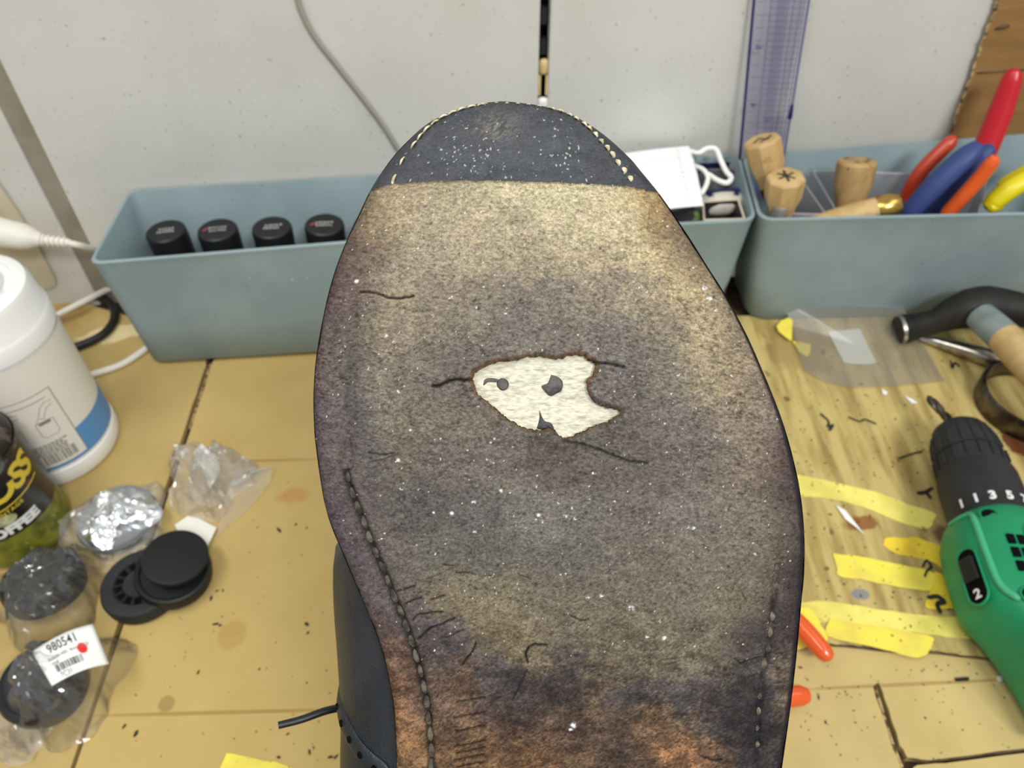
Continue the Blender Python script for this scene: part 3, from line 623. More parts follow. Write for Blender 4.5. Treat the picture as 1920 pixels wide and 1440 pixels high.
# ------------------------------------------------------------------ cardboard panel on the wall at right
pz = [PW(x, y, .004) for x, y in ((1892, -60), (1872, 0), (1868, 18), (1855, 50), (1826, 130), (1800, 205), (1784, 252), (1770, 292))]
edge = []
for i in range(len(pz)-1):
    for k in range(5): q = pz[i].lerp(pz[i+1], k/5); q.x += R.uniform(-.0009, .0009); edge.append(q)
br_ = Vector((.72, 0.597+.12*.72-.004, pz[-1].z)); tr_ = Vector((.72, 0.597+.12*.72-.004, pz[0].z))
cw = mo('cardboard_sheet', prism(edge+[br_, tr_], Vector((-.12, 1, 0)).normalized()*.0036), M['card_wall'], smooth=False)
tag(cw, 'brown cardboard with torn edge standing against the wall, upper right', 'cardboard')
mo('fluted_edge', tube([p+Vector((-.0004, .001, 0)) for p in edge], .0013, 6, 0), M['card_flute'], cw)
a, b = PW(1832, 137, .0042), PW(2100, 118, .0042); mo('crease', tube([a, b], .0007, 6, 0), M['card_edge'], cw)
a, b = PW(1866, 54, .0044), PW(1890, 49, .0046); mo('torn_flap', tube([a, a.lerp(b, .5)+Vector((0, -.001, .001)), b], [.0006, .0016, .0012], 8, 4), M['card_edge'], cw)

# ------------------------------------------------------------------ cables
def cable(label, pts, r, m): return tag(mo('cable', tube(pts, r, 10, 8), m), label, 'cable')
cable('grey cable running down the white wall behind the left bin', [PW(x, y, .0026) for x, y in ((540, -60), (556, -10), (566, 22), (590, 68), (640, 132), (690, 196), (722, 240), (750, 285), (790, 345))], .0020, M['cable_grey'])
cable('black cable looping on the bench behind the white bottle', [PY(x, y, Y) if Y else P(x, y, .0042) for x, y, Y in ((-60, 572, 0), (90, 554, 0), (150, 553, 0), (190, 558, 0), (212, 576, 0), (213, 602, 0), (192, 628, 0), (150, 648, 0), (100, 664, 0), (30, 690, 0))], .0038, M['cable_black'])
cable('white cable slanting from the bottle up behind the left bin', [P(x, y, z) for x, y, z in ((40, 622, .004), (108, 590, .010), (155, 566, .014), (205, 542, .010), (240, 540, .004))], .0028, M['cable_white'])
cable('white cable on the cardboard beside the base of white bottle', [P(x, y, .0030) for x, y in ((120, 712), (160, 705), (186, 698), (230, 682), (272, 655), (292, 640))], .0028, M['cable_white'])
pg = thing('power_plug', 'white plug with ribbed strain relief hanging at the left wall', 'plug', PY(30, 445, .52))
mo('plug_body', tube([PY(-40, 425, .52), PY(0, 436, .52), PY(45, 444, .52), PY(66, 447, .52)], [.0125, .0125, .0110, .0075], 18, 5), M['cable_white'], pg)
mo('relief_core', tube([PY(62, 447.5, .52), PY(128, 455, .52)], [.0042, .0034], 14, 0), M['cable_white'], pg)
for k in range(6):
    x = 74+k*9.6; mo('strain_ring', tube([PY(x-1.6, 449+k*1.1, .52), PY(x+1.6, 449.4+k*1.1, .52)], [.0056-.00018*k]*2, 16, 0, roundcap=False), M['cable_white'], pg)
mo('cord', tube([PY(120, 454, .52), PY(145, 459, .521), PY(168, 465, .53), PY(190, 468, .545)], .0027, 10, 5), M['cable_white'], pg)

# ------------------------------------------------------------------ white wipes bottle
WX, WY, WR = -.3565, .3810, .0445
wb = thing('wipes_bottle', 'large white canister with cream label and blue band, at left', 'bottle', (WX, WY, 0))
Mw = Matrix.Translation((WX, WY, .0002))
mo('body', xf(lathe([(.039, 0), (.0435, .001), (.0453, .004), (.0455, .012), (.0449, .0155), (WR-.0008, .0165), (WR-.0008, .118), (.0445, .122)], 72), Mw), M['white_plastic'], wb)
mo('lid', xf(lathe([(WR-.0006, .119), (WR+.0006, .120), (WR+.0006, .131), (WR-.0004, .133), (.0435, .134), (.0425, .150), (.0405, .155), (.036, .157), (.033, .1572), (.0325, .1545), (.012, .1545)], 72), Mw), M['white_plastic'], wb)
def cylmap(vf, cx, cy, r, a0, lift=0.0, rf=None):
    """bend flat (x along the round, y up) onto a cylinder; x grows to the right as seen from outside"""
    out = []
    for v in vf[0]:
        rr = (rf(v.y) if rf else r)+lift; a = a0+v.x/r; out.append(Vector((cx+rr*math.cos(a), cy+rr*math.sin(a), v.y)))
    return out, vf[1]
def grid2(x0, x1, y0, y1, n): 
    V = []; F = []
    for i in range(n+1): x = x0+(x1-x0)*i/n; V += [Vector((x, y0, 0)), Vector((x, y1, 0))]
    for i in range(n): F.append((2*i, 2*i+2, 2*i+3, 2*i+1))
    return V, F
mo('label', cylmap(grid2(-math.pi*WR, math.pi*WR, .0175, .117, 90), WX, WY, WR, -.6, -.0003), M['cream_label'], wb)
mo('blue_band', cylmap(grid2(-math.pi*WR, math.pi*WR, .0195, .0455, 90), WX, WY, WR, -.6, -.0001), M['blue_print'], wb)
LA = -1.10   # angle of the printed panel's centre
pan = cylmap(grid2(-.026, .026, .0225, .090, 24), WX, WY, WR, LA, .0001); mo('printed_panel', pan, M['cream_label'], wb)
pr = [stroke2([(-.026, .090), (.026, .090), (.026, .0225)], .0006)]
soft = []
# two little drawings of a hand pulling a sheet from a canister
for cx in (-.010, .012):
    cy = .062
    pr.append(stroke2([(cx-.006, cy-.008), (cx-.006, cy+.004), (cx+.006, cy+.004), (cx+.006, cy-.008), (cx+.004, cy-.0105), (cx-.004, cy-.0105), (cx-.006, cy-.008)], .0004))
    pr.append(stroke2([(cx-.005, cy+.004), (cx-.002, cy+.009), (cx+.001, cy+.006), (cx+.003, cy+.010), (cx+.006, cy+.014), (cx+.010, cy+.015)], .0004))
    pr.append(stroke2([(cx-.001, cy+.010), (cx+.002, cy+.016), (cx+.006, cy+.019), (cx+.011, cy+.018)], .0004))
    soft.append(rect2(cx-.004, cy+.0015, cx+.004, cy+.0045))
pr.append(stroke2([(-.004, .0845), (.021, .0845)], .0006))
for k in range(5):
    x = -.014
    while x < .016:
        w = R.uniform(.0012, .0034); soft.append(rect2(x, .0445-k*.0021, min(x+w, .019), .0458-k*.0021)); x += w+.0006
x = -.002
while x < .021:
    w = R.choice((.0004, .0007, .0012)); pr.append(rect2(x, .0255, x+w, .0355)); x += w+R.choice((.0004, .0006, .001))
for k in range(4): soft.append(rect2(-.016+k*.003, .0345, -.0142+k*.003, .0355))
mo('printed_drawing', cylmap(subdiv_long(join(*pr), .003), WX, WY, WR, LA, .00025), M['ink_soft'], wb, smooth=False)
mo('printed_text', cylmap(subdiv_long(join(*soft), .003), WX, WY, WR, LA, .00025), M['ink_soft'], wb, smooth=False)
# flip lid with a white crumpled wipe
mo('flip_cap', xf(lathe([(.026, .1545), (.027, .156), (.026, .161), (.022, .1625)], 40), Mw), M['white_plastic'], wb)
q = [Vector((WX+x, WY+y, .1632)) for x, y in ((-.024, .018), (-.004, .026), (.012, .010), (.030, -.002), (.012, -.016), (-.012, -.012))]
mo('tissue', prism(q, (0, 0, .0012)), M['mask'], wb, smooth=False)

# ------------------------------------------------------------------ coffee can in torn film
KX, KY, KR = -.3500, .3015, .0335
cn = thing('coffee_can', 'dark coffee can with gold lettering and olive lower band, at left edge', 'can', (KX, KY, 0))
krf = lambda z: KR if z > .006 else KR-.003*(1-z/.006)
Mk = Matrix.Translation((KX, KY, .0002))
mo('can_body', xf(lathe([(.028, .0), (.0305, .0005), (.0332, .006), (KR, .009), (KR, .040)], 64), Mk), M['can_green'], cn)
mo('can_top', xf(lathe([(KR-.0002, .038), (KR-.0002, .094), (.0315, .099), (.0280, .1025), (.0280, .105), (.0265, .105), (.0262, .1035), (.010, .1032)], 64), Mk), M['can_dark'], cn)
KA = -.52
DLV, DLF = [], []
for i in range(81):
    x = -math.pi*KR+2*math.pi*KR*i/80; zb = .0335+.004*math.cos((x+.004)/KR)
    DLV += [Vector((x, zb-.0015, 0)), Vector((x, zb, 0)), Vector((x, .0945, 0))]
DLF = [(3*i+k, 3*i+3+k, 3*i+4+k, 3*i+1+k) for i in range(80) for k in (0, 1)]
mo('dark_label', cylmap((DLV, DLF), KX, KY, KR, KA, .0003), M['can_dark'], cn)
def can_text(s, size, x, y, off, sh, m, nm, sp=1.0, tilt=0.0):
    g = subdiv_long(text2d(s, size, off, sh, sp), .004); ct_, st_ = math.cos(tilt), math.sin(tilt)
    mo(nm, cylmap(([Vector((x+v.x*ct_-v.y*st_, y+v.x*st_+v.y*ct_, 0)) for v in g[0]], g[1]), KX, KY, KR, KA, .0006), m, cn, smooth=False)
can_text('BOSS', .0235, -.001, .0745, .0010, .18, M['gold'], 'gold_lettering', .88, .10)
can_text('COFFEE', .0108, -.012, .0420, .0007, 0, M['ink_light'], 'white_lettering', 1.05, .05)
mo('gold_lettering', cylmap(subdiv_long(join(stroke2([(-.024, .0595), (.022, .0635)], .0011)), .003), KX, KY, KR, KA, .0006), M['gold'], cn, smooth=False)
can_text('VINTAGE', .0042, -.006, .0575, .0001, 0, M['gold'], 'small_lettering', 1.2, .08)
em = cylmap(subdiv_long(([Vector((-.011+.007*math.cos(a), .0515+.0045*math.sin(a), 0)) for a in np.linspace(0, 2*math.pi, 16, endpoint=False)], [tuple(range(16))]), .004), KX, KY, KR, KA, .0005)
mo('pale_emblem', em, mat('pale_emblem', (196, 196, 150), 0.5, c2=(150, 150, 110), nscale=200), cn, smooth=False)

# crumpled film: a dome or sleeve with sharp creases
def crumple_dome(cx, cy, rx, ry, h, seed, n=84, amp=.25, facets=0, ang=0.0, freq=2.4, fine=1.0):
    """a thin film heaped into a low dome with sharp folds (ridged noise)"""
    V = []; F = []; nr = max(n//3, 12); ca, sa = math.cos(ang), math.sin(ang)
    def rid(x, y, f, o): return 1-2*abs(mnoise.noise(Vector((x*f+o, y*f-o*.7, seed*3.1))))*1.6
    for j in range(nr+1):
        t = j/nr
        for i in range(n):
            a = 2*math.pi*i/n; w = 1+.13*math.sin(3*a+seed)+.08*math.sin(5*a+seed*2)+.05*mnoise.noise(Vector((4*math.cos(a), 4*math.sin(a), seed)))
            x, y = t*w*math.cos(a), t*w*math.sin(a)
            c = (rid(x, y, freq, 1.3)-.2)*.75+(rid(x, y, freq*2.3, 5.1)-.2)*.45+(rid(x, y, freq*5, 9.7)-.2)*.22*fine
            z = max((1-t**2.4)*(1+amp*c)+amp*.8*c*(.25+.75*t)*(1-t**8*.5), 0.0)
            X, Y = rx*x*(1+.05*c), ry*y*(1+.05*c)
            V.append(Vector((cx+X*ca-Y*sa, cy+X*sa+Y*ca, .0006+h*z)))
    for j in range(nr):
        for i in range(n):
            k = (i+1) % n; F.append((j*n+i, j*n+k, (j+1)*n+k)); F.append((j*n+i, (j+1)*n+k, (j+1)*n+i))
    return V, F
# film bunched over the can's top
V, F = crumple_dome(KX, KY, .0345, .0345, .026, 3, amp=.5); V = [v+Vector((0, 0, .090)) for v in V]; mo('torn_film', (V, F), M['film_hazy'], cn, smooth=False)
fl = prism([Vector((KX+KR*math.cos(a)*1.03, KY+KR*math.sin(a)*1.03, .078)) for a in (-.9, -.6, -.3)]+[Vector((KX+KR*math.cos(-.55)*1.08, KY+KR*math.sin(-.55)*1.08, .112))], (.0003, -.0003, 0)); mo('torn_flap', fl, M['can_dark'], cn, smooth=False)

# ------------------------------------------------------------------ foil-topped disc in film
fc = P(218, 968, .012)
fd = thing('foil_disc', 'round pack with crinkled silver foil top beside the coffee can', 'foil pack', (fc.x, fc.y, 0))
mo('tray', xf(lathe([(.020, 0), (.0255, .001), (.0275, .009), (.0262, .012)], 40), Matrix.Translation((fc.x, fc.y, .001))), mat('grey_tray', (120, 122, 126), 0.35), fd)
V, F = crumple_dome(fc.x+.002, fc.y-.001, .0262, .0232, .0085, 21, n=120, amp=.40, ang=.35, freq=.9); V = [v+Vector((0, 0, .0115)) for v in V]; mo('foil', (V, F), M['foil'], fd, sharp=24)
V, F = crumple_dome(fc.x-.004, fc.y+.001, .036, .031, .021, 5, n=60, amp=.24, facets=22, ang=.2, freq=1.6, fine=.2); mo('film', (V, F), M['film'], fd, smooth=False)
# ------------------------------------------------------------------ crumpled clear wrapper with paper
wc = P(392, 890, .008)
wr = thing('clear_wrapper', 'crumpled clear plastic wrapper on cardboard behind black caps', 'wrapper', (wc.x, wc.y, 0))
V, F = crumple_dome(wc.x-.002, wc.y, .031, .036, .020, 8, n=60, amp=.5, facets=16, ang=.5, freq=1.7, fine=.3); mo('film', (V, F), M['film'], wr, smooth=False)
V, F = crumple_dome(wc.x+.004, wc.y+.004, .023, .026, .014, 13, n=48, amp=.7, facets=14, freq=1.6, fine=0); mo('inner_film', (V, F), M['film'], wr, smooth=False)
tl = [P(x, y, z) for x, y, z in ((440, 890, .008), (470, 876, .010), (512, 878, .004), (506, 905, .003), (470, 950, .001), (430, 985, .001), (405, 1010, .001), (420, 940, .008))]
tv, tf = prism(tl, (0, 0, .0003)); mo('film_tail', (tv, tf), M['film_hazy'], wr, smooth=False)
mo('film_tail', tube([P(440, 905, .010), P(462, 893, .012), P(480, 884, .009), P(512, 877, .005)], [.004, .002, .003, .001], 7, 4, .4), M['film_hazy'], wr, sharp=8)
pp = [P(x, y, .010) for x, y in ((362, 850), (378, 832), (410, 862), (412, 885), (394, 916), (380, 880))]; mo('paper_scrap', prism(pp, (0, 0, .0004)), M['paper'], wr, smooth=False)
pp = [P(x, y, .003) for x, y in ((328, 985), (352, 968), (372, 972), (406, 990), (386, 1032), (340, 1010))]; tag(mo('paper_slip', prism(pp, (0.0, 0, .0005)), M['paper'], smooth=False), 'small white paper slip between the clear wrapper and black caps', 'paper')

# ------------------------------------------------------------------ black caps
c1 = P(262, 1090, .012)
bc = thing('plastic_stopper', 'black slotted plastic ring cap lying flat under the other cap', 'stopper', (c1.x, c1.y, 0), 'loose black caps')
M1 = Matrix.Translation((c1.x, c1.y, .0005))
mo('ring_body', xf(lathe([(.0235, 0), (.0258, .0012), (.0262, .008), (.0250, .0112), (.0235, .0118), (.0172, .0112), (.0168, .0100), (.0112, .0098), (.0108, .0112), (.006, .0114)], 64), M1), M['black_matte'], bc)
for k in range(14):
    a = k*2*math.pi/14
    q = [Vector((c1.x+r*math.cos(a+d), c1.y+r*math.sin(a+d), .0106)) for r, d in ((.0118, -.13), (.0162, -.13), (.0162, .13), (.0118, .13))]
    mo('slot', prism(q, (0, 0, .0006)), M['black_deep'], bc, smooth=False)
for k in range(14):
    a = (k+.5)*2*math.pi/14; q = [Vector((c1.x+r*math.cos(a)+w*math.sin(a), c1.y+r*math.sin(a)-w*math.cos(a), .0107)) for r, w in ((.0112, -.0008), (.0170, -.0008), (.0170, .0008), (.0112, .0008))]
    mo('rib', prism(q, (0, 0, .0010)), M['black_cap'], bc, smooth=False)
c2 = P(322, 1070, .016)
bc2 = thing('plastic_stopper', 'black plastic cap with raised round disc, leaning on the slotted ring', 'stopper', (c2.x, c2.y, 0), 'loose black caps')
M2 = Matrix.Translation((c2.x, c2.y, .0105)) @ Matrix.Rotation(math.radians(9), 4, Vector((.3, 1, 0)))
mo('base_ring', xf(lathe([(.0215, -.004), (.0238, -.003), (.0244, .004), (.0236, .0075), (.0222, .0082), (.0206, .0078), (.0200, .006), (.015, .006)], 64), M2), M['black_cap'], bc2)
M3 = M2 @ Matrix.Translation((.0016, .0042, .0012)) @ Matrix.Rotation(math.radians(-4), 4, 'X')
mo('neck', xf(lathe([(.0150, .004), (.0150, .012)], 32), M3), M['black_deep'], bc2)
mo('top_disc', xf(lathe([(.0190, .0115), (.0206, .0120), (.0210, .0138), (.0205, .0150), (.0190, .0154)], 64), M3), M['black_cap'], bc2)

# ------------------------------------------------------------------ two bagged black discs
d1 = P(84, 1105, .012)
bg1 = thing('bagged_disc', 'black round disc sealed in clear bag below the coffee can', 'bagged disc', (d1.x, d1.y, 0), 'black discs in clear bags')
Md = Matrix.Translation((d1.x-.001, d1.y+.002, .004)) @ Matrix.Rotation(math.radians(-14), 4, Vector((1, .4, 0)))
mo('disc', xf(lathe([(.020, 0), (.0240, .001), (.0255, .008), (.0250, .016), (.0235, .0185), (.0215, .0190), (.0205, .0182), (.010, .0180)], 56), Md), M['black_plastic'], bg1)
V, F = crumple_dome(d1.x+.001, d1.y, .036, .035, .036, 31, n=66, amp=.20, facets=20, ang=.3, freq=1.3, fine=0); mo('film', (V, F), M['film_hazy'], bg1, smooth=False)
fr_ = thing('film_scrap', 'clear crumpled film edge under the labelled bag at the lower left', 'film', P(30, 1340, 0))
V, F = crumple_dome(P(28, 1345).x, P(28, 1345).y, .026, .030, .010, 41, n=48, amp=.7, facets=16, freq=1.6, fine=.2); mo('film', (V, F), M['film'], fr_, smooth=False)
d2 = P(95, 1278, .014)
bg2 = thing('bagged_disc', 'black disc in clear bag with white number label and red dot', 'bagged disc', (d2.x, d2.y, 0), 'black discs in clear bags')
Md2 = Matrix.Translation((d2.x-.003, d2.y-.001, .004)) @ Matrix.Rotation(math.radians(8), 4, 'X')
mo('disc', xf(lathe([(.018, 0), (.0225, .001), (.0240, .008), (.0236, .017), (.0220, .0195), (.0190, .0200), (.0175, .0190), (.008, .0190)], 56), Md2), M['black_plastic'], bg2)
V, F = crumple_dome(d2.x+.003, d2.y, .037, .035, .036, 51, n=66, amp=.22, facets=22, ang=.6, freq=1.3, fine=0); mo('film', (V, F), M['film_hazy'], bg2, smooth=False)
# label bent over the bag
LZ = .0400
lA, lB, lC, lD = P(60, 1222, LZ), P(172, 1168, LZ+.001), P(203, 1243, LZ-.007), P(97, 1286, LZ)
def lab(u, v, up=0.0):   # u 0..1 left-right, v 0..1 bottom-top
    p = (lD*(1-u)+lC*u)*(1-v)+(lA*(1-u)+lB*u)*v
    return p+Vector((0, 0, .0030*math.sin(math.pi*min(u, 1))-.006*max(u-.72, 0)**1.2+up))
V = []; F = []
for j in range(9):
    for i in range(17): V.append(lab(i/16, j/8))
for j in range(8):
    for i in range(16): F.append((j*17+i, j*17+i+1, (j+1)*17+i+1, (j+1)*17+i))
lb = mo('label', (V, F), M['label_white'], bg2); s_ = lb.modifiers.new('solid', 'SOLIDIFY'); s_.thickness = .0003; s_.offset = -1
def lab_vf(vf): return [lab(v.x, v.y, .0004) for v in vf[0]], vf[1]
def lab_text(s, size, x, y, off=.0, m='ink', nm='printed_number', sp=1.0):
    g = subdiv_long(text2d(s, 1.0, off, 0, sp), .3); mo(nm, lab_vf(([Vector((x+v.x*size*.62, y+v.y*size*1.2, 0)) for v in g[0]], g[1])), M[m], lb, smooth=False)
lab_text('980541', .26, .47, .80, .012, sp=1.05)
lab_text('RUBBER HEEL  8mm BLACK', .092, .50, .565, .004, 'ink_soft', 'printed_text')
lab_text('1 PAIR', .10, .22, .43, .004, 'ink_soft', 'printed_text')
lab_text('7C31', .16, .33, .09, .004, 'ink_soft', 'printed_text')
bars = []; x = .20
while x < .66:
    w = R.choice((.006, .010, .016)); bars.append(rect2(x, .20, x+w, .38)); x += w+R.choice((.008, .012, .02))
mo('barcode', lab_vf(join(*bars)), M['ink'], lb, smooth=False)
mo('red_dot', lab_vf(([Vector((.72+.075*math.cos(a), .50+.13*math.sin(a), 0)) for a in np.linspace(0, 6.283, 24, endpoint=False)], [tuple(range(24))])), M['ink_red'], lb, smooth=False)

# ------------------------------------------------------------------ milky bag with label and tape piece
bgp = thing('plastic_bag', 'milky flat plastic bag with white label in front of right bin', 'bag', P(1620, 660, .003))
bp = [(1463, 556), (1580, 566), (1694, 578), (1728, 634), (1752, 680), (1772, 714), (1700, 722), (1600, 727), (1545, 716), (1508, 694), (1492, 650), (1486, 612)]
pts = []
for x, y in bp:
    z = .0045 if y > 600 else .020 if y < 572 else .014
    pts.append(P(x, y, z))
cen = P(1615, 650, .0065)
V = [cen]; F = []; n = len(pts); mids = [cen.lerp(p, .5)+Vector((0, 0, .0012)) for p in pts]; V += mids+pts
for i in range(n):
    k = (i+1) % n; F += [(0, 1+i, 1+k), (1+i, 1+n+i, 1+n+k, 1+k)]
o = mo('bag_film', (V, F), M['bag'], bgp); s_ = o.modifiers.new('sub', 'SUBSURF'); s_.levels = 2; s_.render_levels = 2; s_.subdivision_type = 'SIMPLE'
q = [P(x, y, .0036) for x, y in ((1552, 622), (1612, 617), (1643, 680), (1630, 684), (1600, 683), (1582, 680))]; mo('label', prism(q, (0, 0, .0004)), M['paper'], bgp, smooth=False)
q = [P(x, y, .0075) for x, y in ((1456, 612), (1464, 602), (1480, 595), (1486, 600), (1484, 640), (1472, 632), (1460, 622))]; ty = tag(mo('tape_piece', prism(q, (0, 0, .0004)), M['tape'], smooth=False), 'small yellow tape stuck on the left edge of milky bag', 'tape')
q = [P(x, y, .0040) for x, y in ((1486, 640), (1500, 642), (1520, 646), (1519, 664), (1512, 669), (1498, 660))]; mo('tape_under', prism(q, (0, 0, .0004)), M['tape'], ty, smooth=False)

# ------------------------------------------------------------------ hammer, steel rod, ring
hm = thing('hammer', 'hammer with black head, grey collar and wooden handle, at right', 'hammer', P(1800, 610, .004))
hp = [(1687, 618, .0138, .0134), (1698, 616, .0148, .0132), (1720, 611, .021, .0112), (1755, 602, .030, .0108), (1785, 589, .038, .0140), (1815, 580, .044, .0172), (1850, 574, .047, .0172), (1900, 579, .048, .0148), (1960, 592, .046, .0128), (2010, 606, .042, .0100)]
mo('head', tube([P(x, y, z) for x, y, z, r in hp], [r for *_, r in hp], 20, 4, 1.0, roundcap=False), M['hammer_black'], hm, sharp=50)
a, b = P(1684, 618.5, .0135), P(1690, 617.5, .0140); mo('striking_face', tube([a, b], [.0132, .0137], 24, 0, roundcap=False), M['steel'], hm)
a2 = a+(a-b).normalized()*.0006; mo('face_centre', tube([a2, b], [.0118, .0126], 24, 0, roundcap=False), M['hammer_black'], hm)
ha, hb, hc = P(1838, 592, .050), P(1882, 632, .052), P(1990, 742, .054)
mo('collar', tube([ha, ha.lerp(hb, .5), hb], [.0118, .0125, .0128], 22, 3, 1.0, roundcap=False), M['grey_rubber'], hm)
mo('handle', tube([hb.lerp(ha, .06), hb.lerp(hc, .3), hb.lerp(hc, .7), hc, hb.lerp(hc, 2.0)], [.0124, .0134, .0138, .0135, .0130], 22, 4), M['wood'], hm)
tag(mo('steel_rod', tube([P(1722, 631, .0075), P(1740, 636, .008), P(1800, 654, .0095), P(1860, 672, .0105), P(1960, 700, .011)], [.0024, .0042, .0065, .0080, .0086], 18, 5), M['steel']), 'bright tapered steel rod lying under the hammer head', 'rod')
rgc = P(1916, 742, .014)
rg = mo('steel_ring', xf(lathe([(.0385, 0), (.0395, .0008), (.0398, .017), (.0388, .0185), (.0372, .0190), (.0362, .018), (.0362, .0010), (.0370, 0)], 72, False, False), Matrix.Translation((rgc.x+.006, rgc.y-.004, .0032))), M['steel_dark'])
n_ = 72; tag(rg, 'dark steel ring standing on the bench beside drill and hammer handle', 'ring')

# ------------------------------------------------------------------ cordless drill lying on its side
da, db = P(1796, 806, .034), P(1860, 982, .036); dax = (db-da).normalized()
dr = thing('cordless_drill', 'green cordless drill with black chuck lying at the right', 'drill', (da.x, da.y, .003))
DF = frame(da, dax, Vector((0, 0, 1)))      # x: towards the rear, z: side face that looks up, y = z cross x
TOPD = -1.0 if (DF @ Vector((0, 1, 0))-da).x > 0 else 1.0    # local y sign that points to screen left (the drill's top)
rot = Matrix(((0, 0, 1, 0), (1, 0, 0, 0), (0, 1, 0, 0), (0, 0, 0, 1)))
def dl(prof, n=56): return xf(lathe(prof, n), DF @ rot)
LC = (db-da).length
chp = [(.0100, -.002), (.0140, -.001), (.0180, .003), (.0206, .011), (.0222, .020), (.0228, .0285)]
mo('chuck_sleeve', dl(chp), M['black_matte'], dr)
mo('chuck_sleeve', dl([(.0222, .0288), (.0230, .0297), (.0233, .0405), (.0228, .0435)]), M['black_matte'], dr)
ribs = []
for k in range(18):
    a = 2*math.pi*k/18
    for pr_ in (((.007, .0192), (.016, .0218), (.026, .0229)), ((.031, .0235), (.040, .0237))):
        pts_ = [DF @ Vector((x, r*math.cos(a), r*math.sin(a))) for x, r in pr_]; ribs.append(tube(pts_, .0010, 6, 0))
mo('chuck_rib', join(*ribs), M['black_matte'], dr); bpy.data.objects['chuck_rib']['kind'] = 'stuff'
mo('clutch_ring', dl([(.0226, .0440), (.0244, .0445), (.0256, .050), (.0262, LC+.004), (.0262, LC+.010)]), M['black_matte'], dr)
for s, ang in (('1', 28), ('1', 49), ('3', 70), ('5', 92), ('7', 114)):
    g = subdiv_long(text2d(s, .0088, .0004), .003); a0 = math.radians(ang)
    out = []
    for v in g[0]:
        a = a0+v.x/.026; x = LC-.004-v.y
        yy, zz = .0267*math.cos(a), .0267*math.sin(a); out.append(DF @ Vector((x, TOPD*yy*1.0, zz)))
    mo('clutch_number', (out, g[1]), M['ink_light'], dr, smooth=False)
# housing: rings along the axis
def hsec(x, top, bot, up, dn, p=2.6, n=40):
    out = []
    for k in range(n):
        a = 2*math.pi*k/n; c_, s_ = math.cos(a), math.sin(a)
        e = (abs(c_)**p+abs(s_)**p)**(-1/p); yy = c_*e; zz = s_*e
        out.append(DF @ Vector((x, TOPD*(yy*top if yy > 0 else yy*bot), zz*(up if zz > 0 else dn))))
    return out
X0 = LC+.004
HS = [(X0-.001, .0262, .0262, .0262, .0262, 2.05), (X0+.002, .0300, .030, .0285, .028, 2.1), (X0+.006, .0325, .031, .0298, .029, 2.2), (X0+.014, .0345, .033, .0308, .030, 2.8), (X0+.030, .0352, .034, .0312, .031, 3.0), (X0+.060, .0340, .035, .0312, .031, 3.0), (X0+.067, .0300, .036, .0312, .031, 3.0), (X0+.074, .0250, .036, .0308, .031, 2.8), (X0+.092, .0150, .037, .030, .031, 2.6), (X0+.120, .0040, .037, .029, .030, 2.4), (X0+.130, .002, .030, .022, .024, 2.3)]
mo('housing', loft([hsec(*h) for h in HS]), M['green'], dr, sharp=28)
# grip going off to the right, and battery
ga = DF @ Vector((X0+.070, -TOPD*.030, 0)); gb2 = DF @ Vector((X0+.100, -TOPD*.130, 0))
mo('grip', tube([ga, ga.lerp(gb2, .35), ga.lerp(gb2, .7), gb2], [.020, .0175, .0175, .021], 24, 5, 1.0), M['green'], dr)
bevel(mo('battery', xf(box((0, 0, 0), (.075, .045, .058)), frame(gb2+(gb2-ga).normalized()*.02, dax, (0, 0, 1))), M['black_plastic'], dr, smooth=False), .004, 3)
# raised rib between top and side face
rp = []
mo('ridge', tube([DF @ Vector((x, TOPD*y, z)) for x, y, z in ((X0+.006, .0255, .0208), (X0+.014, .0262, .0246), (X0+.040, .0265, .0255), (X0+.060, .0255, .0262), (X0+.070, .0200, .0290))], [.0016, .0020, .0022, .0022, .002], 12, 5), M['green_light'], dr)
mo('ridge', tube([DF @ Vector((X0+.006, TOPD*.0255, .0208)), DF @ Vector((X0+.0055, TOPD*.0290, .0150)), DF @ Vector((X0+.005, TOPD*.0318, .006))], [.0016, .0014, .0012], 10, 5), M['green_light'], dr)
def surf_disc(name, x, y, z, r, m, parent=dr, out=None, h=.0012, ring_=False):
    p = DF @ Vector((x, TOPD*y, z)); nn = (DF.to_3x3() @ Vector((0, TOPD*out[0], out[1]))).normalized()
    Fm = frame(p, dax, nn)
    prof = [(r*1.25, -.001), (r*1.25, h), (r*1.05, h+.0004), (r, h), (r*.96, -.0005), (.0002, -.0005)] if ring_ else [(r, -.001), (r, h)]
    return mo(name, xf(lathe(prof, 28), Fm), m, parent)
for x, y, z in ((X0+.0105, .0175, .0268), (X0+.068, .0125, .0306)):
    surf_disc('screw_boss', x, y, z, .0046, M['green'], out=(.22, 1), h=.0010, ring_=True); surf_disc('screw_hole', x, y, z+.0002, .0042, M['black_deep'], out=(.22, 1), h=.0006)
